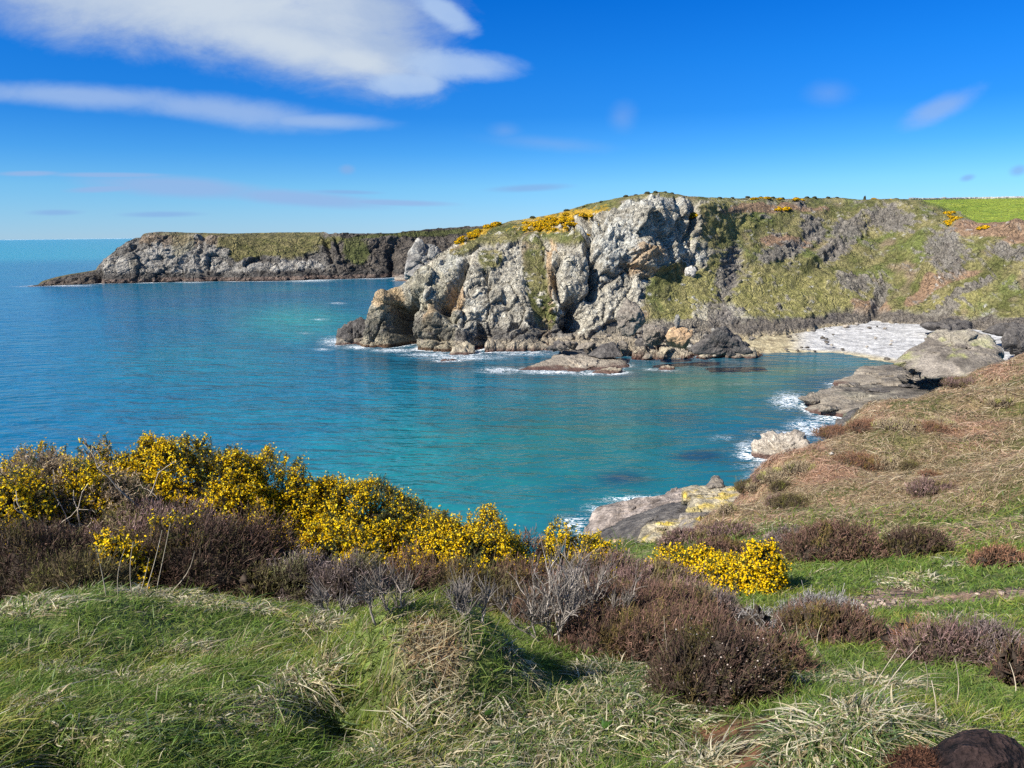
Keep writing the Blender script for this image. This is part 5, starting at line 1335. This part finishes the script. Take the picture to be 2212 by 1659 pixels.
heather('silver-grey dead heather patch beside the path', 1770, 5.4, 150, 1352, 'silver', 20, depth=.6, group='grey dead heather', name='dead_heather')
heather('dark heather between silver patch and big tussock', 1790, 4.9, 190, 1380, 'brown', 21)
heather('mauve heather on the right, in front of the dark green grass', 2040, 4.3, 150, 1418, 'mauve', 22)
heather('grey heather at the right end of the mauve one', 2130, 4.4, 130, 1424, 'grey', 23)
heather('rusty upright heather sprig behind the mauve heather', 1965, 4.6, 56, 1378, 'rust', 24)
heather('small dark heather cut by the right edge of the picture', 2195, 3.9, 60, 1470, 'brown', 25)
heather('dark rounded heather on the bank above the green grass', 1810, 9.8, 170, 1136, 'brown', 26)
heather('grey-brown heather left of the rounded one on the bank', 1722, 10.4, 130, 1150, 'grey', 27)
heather('dark low heather right of the rounded one on the bank', 1985, 10.2, 120, 1146, 'dark', 28)
heather('flat mauve heather patch above the lone gorse', 1575, 12.5, 120, 1138, 'mauve', 29)
heather('small brown heather tuft left on the bank above the lone gorse', 1490, 12.5, 110, 1150, 'mauve', 30)
heather('brown heather tuft directly above the lone gorse', 1560, 10.0, 130, 1168, 'brown', 31)
heather('rust-coloured dead fern clump at the right end of the bank', 2160, 9.0, 90, 1218, 'rust', 32, name='dead_fern', group='dead ferns')
heather('grey leafless twigs beside the near dry stalks', 1630, 4.6, 60, 1330, 'silver', 33, depth=.8, dens=.6, group='grey dead heather', name='dead_heather')

def bare_shrub(label, px, py, top, wpx, nst, seed, col=(0.40, 0.35, 0.30)):
    q, dist = hit(px, py); rg = np.random.default_rng(seed)
    slant = math.hypot(dist, CAMZ - q[2]); m = slant / FPX
    h = (py - top) * m; a = wpx * .5 * m
    o = empty('bare_shrub', q, label, 'bare shrub', 'bleached leafless shrubs')
    acc = Acc(); tw = Acc()
    for i in range(nst):
        d = np.array([rg.normal() * .75 * a / max(h, .01), rg.normal() * .3 - .1, 1.0]); d /= np.linalg.norm(d)
        P = wander((rg.normal() * .04, rg.normal() * .04, -.03), d, h * rg.uniform(.75, 1.1), 10, .13, .02, rg)
        cc = np.array(col) * rg.uniform(.7, 1.15)
        tube(acc, P, 0.0062, 0.002, cc, 5)
        for j in range(7):
            k = rg.integers(3, 10); Q = wander(P[k], d + rg.normal(size=3) * .55 + np.array([0, 0, .3]), h * rg.uniform(.2, .45), 7, .2, .06, rg)
            tube(acc, Q, 0.0035, 0.0015, cc, 4)
            nn = 12
            b = Q[rg.integers(2, 8, nn)]
            strips(tw, b, unit(d + rng.normal(size=(nn, 3)) * .5 + np.array([0, 0, .4])), rng.uniform(.04, .11, nn), 0.0035, 0.15 * rng.normal(size=(nn, 3)), cc * .5, cc * .5, 2, .4)
    acc.build('branches', M_WOOD, o); tw.build('twigs', M_WOOD, o)
bare_shrub('bleached leafless shrub with forked white branches in the middle', 1195, 1385, 1212, 150, 12, 5)
bare_shrub('bleached branches sprawling right among the tall heather', 1290, 1345, 1235, 190, 9, 6)
bare_shrub('little forked white twig behind the hummock', 1010, 1335, 1262, 60, 4, 7)
bare_shrub('grey bare twigs in the gap beside the olive heather', 845, 1335, 1245, 60, 3, 8, (.40, .34, .28))
bare_shrub('pale bent twigs at the foot of the grey-brown heather', 735, 1330, 1268, 110, 3, 9, (.42, .38, .34))

# --- tussocks
T = tussock
T('big tousled tussock of pale and green blades near the lower right', 1810, 1570, 170, 1500, 0.6, (0.12, 0.26), 1, lean=0)
T('upper tuft of the big tousled tussock, greener at the tips', 1745, 1470, 130, 900, 0.45, (0.12, 0.26), 45, lean=.2)
T('straw-pale tuft at the right of the big tousled tussock', 1890, 1560, 130, 800, 0.8, (0.12, 0.25), 46, lean=.3)
T('green skirt of the big tousled tussock at the bottom edge', 1790, 1650, 200, 1500, 0.42, (0.12, 0.26), 2, lean=.1)
T('drooping green tuft left of the big tousled tussock, over bare soil', 1715, 1590, 100, 600, 0.3, (0.12, 0.26), 47, lean=-.4)
T('long bleached grass hanging at the bottom centre', 950, 1640, 330, 3794, 0.55, (0.12, 0.30), 3, flat=.8)
T('straw-coloured grass right of the bottom centre', 1190, 1600, 260, 2687, 0.58, (0.10, 0.24), 4, flat=.8)
T('pale grass in front of the nearest heather dome', 1370, 1520, 300, 3478, 0.6, (0.09, 0.22), 5, flat=.8)
T('blue-green and straw tuft left of the nearest heather dome', 1330, 1465, 200, 1581, 0.45, (0.10, 0.24), 6)
T('white withered tuft at the bottom edge left of the bare soil', 1500, 1655, 150, 948, 0.75, (0.09, 0.2), 7)
T('dead brown patch of grass on top of the hummock', 935, 1400, 120, 1000, 0.95, (0.05, 0.12), 8, flat=1.2, tint=(0.80, 0.62, 0.50))
T('straw tuft leaning right on the lawn left of the hummock', 660, 1462, 130, 1422, 0.85, (0.08, 0.2), 9, lean=.9, flat=.9)
T('lower straw tuft on the lawn near the bottom', 650, 1590, 150, 1422, 0.75, (0.08, 0.18), 10, lean=.9, flat=.9)
T('pale tuft where the lawn meets the grey-brown heather', 700, 1350, 130, 1027, 0.8, (0.08, 0.22), 11, lean=.6)
T('frosted grass mound at the foot of the dry stalks', 450, 1300, 150, 1422, 0.75, (0.07, 0.18), 12, flat=.9)
T('straw-coloured clump around the tall dry stalks', 340, 1285, 160, 1422, 0.88, (0.08, 0.22), 13)
T('small straw tuft in the lawn at the far left', 150, 1450, 100, 1042, 0.85, (0.06, 0.15), 14, lean=1, flat=.9)
T('pair of bleached wisps in the left of the lawn', 320, 1470, 160, 1460, 0.85, (0.06, 0.16), 15, lean=1, flat=.9)
T('bleached streak of grass in the lawn below the grey heather', 560, 1420, 150, 420, 0.9, (0.08, 0.18), 41, lean=1, flat=.9)
T('short straw wisp near the bottom left corner', 210, 1590, 130, 360, 0.85, (0.08, 0.17), 42, lean=1, flat=.9)
T('lime-green tuft in the bottom left of the lawn', 400, 1600, 160, 420, 0.05, (0.08, 0.17), 43, lean=.5)
T('dark green tuft beside the gully left of the hummock', 700, 1530, 110, 380, 0.1, (0.08, 0.17), 44, lean=.3)
T('blond wisp on the lawn above the middle wisps', 420, 1400, 90, 260, 0.9, (0.08, 0.17), 48, lean=1)
T('blond wisp low on the left of the lawn', 90, 1520, 110, 300, 0.9, (0.08, 0.17), 49, lean=1)
T('blond tuft on the lawn near the gully', 600, 1520, 100, 320, 0.88, (0.09, 0.19), 50, lean=.9)
T('pale bent wisps in the middle of the lawn', 500, 1540, 170, 1327, 0.85, (0.06, 0.15), 16, lean=1, flat=.9)
T('dry tuft at the left end of the lawn under the dark heather', 70, 1310, 150, 948, 0.8, (0.06, 0.18), 17, lean=.7)
T('upright straw tuft between olive heather and grey heather', 570, 1320, 80, 632, 0.6, (0.08, 0.2), 18)
T('bleached stubble tuft beside the dark peat mound', 2030, 1570, 110, 411, 0.85, (0.08, 0.17), 19, up=1.3, flat=.2)
T('tousled straw tuft right of the big tussock', 1900, 1480, 140, 1106, 0.75, (0.12, 0.28), 20, lean=.6)
T('grey-green dry tuft at the right edge of the hummock', 1120, 1440, 90, 790, 0.6, (0.08, 0.18), 21)
T('bright green tuft on the hummock', 915, 1475, 46, 189, 0.0, (0.05, 0.10), 22)
T('small green tuft left of the peat mound', 1960, 1620, 110, 790, 0.1, (0.06, 0.15), 23)

T('straw tuft on the bank left of the lone gorse top', 1690, 1175, 90, 310, 0.85, (0.2, 0.45), 31)
T('bleached tuft between the two dark heathers of the bank', 1925, 1185, 70, 248, 0.9, (0.2, 0.4), 32)
T('brown straw patch on the green bank above the path', 1965, 1255, 130, 434, 0.85, (0.12, 0.28), 33)
T('pale grass under the right-hand end of the bank', 2120, 1215, 150, 558, 0.8, (0.15, 0.4), 34)
T('yellowish straw strip along the top of the bank', 1600, 1150, 170, 558, 0.85, (0.2, 0.45), 35)
T('straw tuft in the dark green grass below the path', 2060, 1335, 120, 260, 0.7, (0.1, 0.24), 36)

stalks('', [(230, 1290, 205, 1175, 'leftmost bleached stalk before the dark heather'), (255, 1292, 270, 1185, 'second bleached stalk from the left, leaning right'), (285, 1290, 288, 1170, 'straight bleached stalk under the yellow sprig'),
            (312, 1288, 350, 1145, 'stalk leaning right in the tall dry clump'), (345, 1285, 335, 1160, 'short stalk in the tall dry clump'), (335, 1290, 368, 1130, 'tallest bleached stalk in the dry clump'), (360, 1288, 420, 1190, 'long stalk leaning far right in the dry clump'), (375, 1286, 460, 1205, 'lowest slanting stalk of the dry clump'), (300, 1290, 322, 1205, 'thin stalk between the tall dry clump and the sprig'),
            (500, 1290, 520, 1170, 'lone slanting stalk in front of the brown heather'), (1565, 1395, 1553, 1310, 'pale stalk right behind the nearest heather dome'), (1446, 1440, 1434, 1330, 'lone pale stalk standing in brown heather'),
            (1670, 1420, 1610, 1318, 'long pale stalk leaning left behind the big tussock'), (1690, 1415, 1632, 1315, 'second long stalk leaning left behind the big tussock'), (1700, 1410, 1676, 1325, 'upright pale stalk behind the big tussock'), (1640, 1405, 1692, 1345, 'crossing stalk leaning right behind the big tussock'), (1790, 1440, 1740, 1345, 'thin stalk crossing the silver heather'), (1766, 1400, 1776, 1345, 'short upright stalk in the silver heather'),
            (1890, 1530, 1990, 1390, 'thick straw leaning right out of the big tussock'), (1870, 1510, 1940, 1400, 'curved straw beside the thick leaning one'), (2065, 1530, 2062, 1420, 'thin upright stalk by the mauve heather'), (2195, 1500, 2180, 1430, 'thin stalk near the right edge'), (1995, 1520, 1998, 1430, 'upright stalk below the mauve heather'), (2020, 1575, 2012, 1470, 'stalk above the bleached stubble')])

# --- broad-leaved plants
def dock(label, px, py, size, seed):
    q, dist = hit(px, py); rg = np.random.default_rng(seed)
    acc = Acc()
    for i in range(4):
        th = rg.uniform(0, 2 * math.pi); L = size * rg.uniform(.7, 1.1); w = L * .30
        d = np.array([math.cos(th) * .6, math.sin(th) * .6 - .25, 1.0]); d /= np.linalg.norm(d)
        s = np.cross(d, [0, 1, 0.2]); s /= np.linalg.norm(s)
        n = 9; t = np.linspace(0, 1, n)
        prof = np.sin(np.pi * t ** .8) * .5 * w + .002
        mid = d[None] * (t * L)[:, None] + np.array([d[0], d[1], -.35])[None] * (t ** 2 * L * .35)[:, None]
        up = np.cross(s, d)
        V = np.stack([mid - s * prof[:, None] + up * prof[:, None] * .25, mid, mid + s * prof[:, None] + up * prof[:, None] * .25], 1).reshape(-1, 3)
        acc.add(V, grid_faces(n, 3), np.array((0.075, 0.16, 0.03)) * rg.uniform(.8, 1.2))
    o = acc.build('dock_plant', M_GRASS, smooth=True); o.location = [float(v) for v in q]
    o.location.z += 0.01
    props(o, label, 'dock plant', 'broad-leaved dock plants')
dock('broad-leaved green dock in the bleached grass below the hummock', 1045, 1560, 0.055, 1)
dock('darker broad-leaved dock left of the bare soil', 1305, 1590, 0.05, 2)

# --- dark peat mound in the corner
def peat():
    q, dist = hit(2110, 1659); 
    for (px, py, w, hh, lab, c, sd) in ((2120, 1704, 175, 92, 'black peaty mound in the bottom right corner', ((0.018, 0.012, 0.012), (0.050, 0.030, 0.026)), 1), (1990, 1694, 110, 56, 'reddish-brown fuzzy peat lump left of the black mound', ((0.05, 0.022, 0.013), (0.13, 0.06, 0.035)), 2)):
        q, dist = hit(px, py); m = math.hypot(dist, CAMZ - q[2]) / FPX
        V, F = ICO[5]
        n = fbm(V * 2.2 + sd * 9, 4, 800 + sd); n2 = fbm(V * 14 + sd, 3, 810 + sd)
        p = V * (1 + .14 * n + .05 * n2)[:, None] * np.array([w * .58 * m, w * .42 * m, hh * m]); p[:, 2] = np.maximum(p[:, 2], -0.06)
        col = mixc(c[0], c[1], np.clip(.5 + n + .5 * n2, 0, 1))
        acc = Acc(); acc.add(p, F, col)
        k = rng.choice(len(V), 5000); 
        if sd == 2: strips(acc, p[k], unit(V[k] + .6 * rng.normal(size=(5000, 3))), rng.uniform(.008, .025, 5000), .002, 0.2 * rng.normal(size=(5000, 3)), col[k], col[k] * 1.3, 1, .4)
        o = acc.build('peat_mound', M_PEAT); o.location = [float(v) for v in q]
        props(o, lab, 'peat mound', 'peat mounds')
peat()

# --- gorse clumps far off on the headland
def far_gorse():
    mats = []
    for v in range(3):
        acc = Acc()
        d = dome_dirs(700, -.1); p = d * lump(d, 80 + v, .35)[:, None] * np.array([1.0, .8, .62])
        fl = rng.random(len(p)) < np.clip(.62 + fbm(d * 2.5, 2, 820 + v), 0, 1)
        c = np.where(fl[:, None], rand_cols(len(p), [(0.82, 0.50, 0.008), (0.88, 0.60, 0.01), (0.70, 0.37, 0.01)], [2, 2, 1]), rand_cols(len(p), [(0.07, 0.085, 0.02), (0.12, 0.10, 0.04)], [2, 1]))
        flakes(acc, p, rng.uniform(.12, .3, len(p)), c, d)
        acc.add(ICO[3][0] * np.array([.8, .62, .5]), ICO[3][1], (0.08, 0.075, 0.025))
        o = acc.build('gorse_clump', M_PETAL); mats.append(o)
    used = set(); rg = np.random.default_rng(9)
    spots = []
    def scatter(n, ells, lab):
        for i in range(n):
            cx, cy, rx, ry, ang = ells[i % len(ells)]
            t = rg.uniform(0, 2 * math.pi); s = math.sqrt(rg.random())
            ca, sa = math.cos(math.radians(ang)), math.sin(math.radians(ang))
            u, v = rx * s * math.cos(t), ry * s * math.sin(t)
            spots.append((cx + u * ca - v * sa, cy + u * sa + v * ca, lab))
    scatter(80, [(1205, 486, 78, 17, -10), (1230, 478, 60, 16, -10), (1180, 488, 56, 10, -8)], 'yellow gorse clump in the big patch on the headland shoulder')
    scatter(26, [(1030, 507, 52, 6, -28)], 'orange gorse clump on the left edge of the headland crest')
    scatter(8, [(1682, 456, 17, 6, 5)], 'yellow gorse clump in the small patch below the skyline')
    scatter(10, [(1660, 440, 40, 5, 5), (1715, 442, 30, 5, 0)], 'orange gorse clump scattered just under the skyline')
    scatter(14, [(2048, 478, 22, 12, 30), (2060, 490, 20, 8, 0)], 'yellow gorse clump at the corner of the bright green field')
    scatter(5, [(2130, 512, 10, 8, 60)], 'gorse clump below the bright green field')
    scatter(3, [(1508, 465, 8, 8, 0)], 'gorse clump beside the dark overhanging block')
    scatter(4, [(1900, 436, 30, 3, 0)], 'orange gorse clump on the skyline left of the field')
    for i, (x, y, lab) in enumerate(spots):
        src = mats[i % 3]
        if src.name in used: o = src.copy(); COL.objects.link(o)
        else: o = src; used.add(src.name)
        q = on_headland(x, y); s = rg.uniform(.6, 1.5)
        o.location = [float(v) for v in q]; o.location.z += 0.05
        o.scale = (s, s, s * rg.uniform(.7, 1.1)); o.rotation_euler = (0, 0, rg.uniform(0, 6.28))
        props(o, lab, 'gorse', 'gorse clumps flowering on the far headland')
    # scrubby bushes on the skyline
    acc = Acc(); d = dome_dirs(500, -.1); p = d * lump(d, 95, .35)[:, None] * np.array([1.3, .9, .7])
    flakes(acc, p, rng.uniform(.12, .3, len(p)), rand_cols(len(p), [(0.07, 0.065, 0.03), (0.10, 0.085, 0.05), (0.06, 0.075, 0.025)], [2, 1, 1]), d)
    acc.add(ICO[3][0] * np.array([1.0, .7, .55]), ICO[3][1], (0.06, 0.055, 0.03))
    src = acc.build('skyline_scrub', M_HEATH); first = True
    for x in [1352, 1375, 1398, 1415, 1436, 1452, 1555, 1580, 1612, 1640, 1668, 1690, 1742, 1760, 1788, 1808, 1866, 1300, 1262, 1225, 1150]:
        o = src if first else src.copy()
        if not first: COL.objects.link(o)
        first = False
        y = np.interp(x, HPX[0], [0] * HPX.shape[1])
        col = int(np.argmin(np.abs(HPX[0] - x))); q = HP[-6, col]
        s = rg.uniform(.5, 1.1) * (0.8 if x != 1866 else 1.0)
        o.location = [float(v) for v in q]; o.location.z -= 0.1
        o.scale = (s, s, s) if x != 1866 else (.35, .35, 2.0)
        o.rotation_euler = (0, 0, rg.uniform(0, 6.28))
        props(o, 'dark scrub bush breaking the headland skyline' if x != 1866 else 'single tall thin bush on the skyline left of the field', 'bush', 'scrub bushes on the skyline')
    # dry-stone field wall along the top of the green field
    acc = Acc(); xs = np.linspace(1965, 2320, 150)
    rows = []
    for x in xs:
        col = int(np.argmin(np.abs(HPX[0] - x))); rows.append(HP[-6, col])
    rows = np.array(rows)
    for i in range(len(rows) - 1):
        for k in range(2):
            s = rg.uniform(.35, .6)
            p = rows[i] * (1 - k * .5) + rows[i + 1] * k * .5 + np.array([0, 0, .25])
            V = ICO[3][0] * np.array([s * 1.6, s, s * rg.uniform(.7, 1.3)]); V = np.clip(V, -s * .8, s * .8)
            acc.add(V + p, ICO[3][1], np.array((.42, .40, .36)) * rg.uniform(.6, 1.2))
    props(acc.build('field_wall', M_BOULDER), 'pale dry-stone wall along the skyline above the green field', 'wall')
far_gorse()

# --- pebbles on the path and white stones on the slope
def pebbles():
    rg = np.random.default_rng(21); acc = Acc()
    for i in range(120):
        line = PATH if rg.random() < .8 else PATH2
        k = rg.integers(0, len(line) - 1); t = rg.random(); p = line[k] * (1 - t) + line[k + 1] * t
        x = p[0] + rg.normal() * .10; y = p[1] + rg.normal() * .14; z = gz(x, y)[0] - .02
        s = rg.uniform(.008, .026)
        acc.add(ICO[3][0] * np.array([s * 1.3, s, s * .7]) * (1 + .2 * perlin(ICO[3][0] * 1.5 + i, 3))[:, None] + np.array([x, y, z + s * .3]), ICO[3][1], np.array((.36, .28, .22)) * rg.uniform(.6, 1.25))
    props(acc.build('path_gravel', M_BOULDER), 'pale gravel scattered along the worn path', None, None, 'stuff')
pebbles()
for k, (x, y, w, lab) in enumerate([(1795, 985, 12, 'small white stone by a green tuft on the bracken slope'), (1812, 990, 8, 'second small white stone by the green tuft on the bracken slope'), (2035, 832, 26, 'round dark boulder at the upper edge of the bracken slope'), (2020, 838, 30, 'pale stone beside the round dark boulder'), (1925, 1160, 22, 'pale stone between two heathers on the bank')]):
    q, dist = hit(x, y); m = math.hypot(dist, CAMZ - q[2]) / FPX * w * .5; rg = np.random.default_rng(900 + k)
    rock('stone', lab, q + unit(rg.normal(size=(14, 3))) * m * np.array([1.1, 1, .8]), 'brown' if 'dark' in lab else 'pale', 200 + k, 4, .08, tide=False, cat='stone')
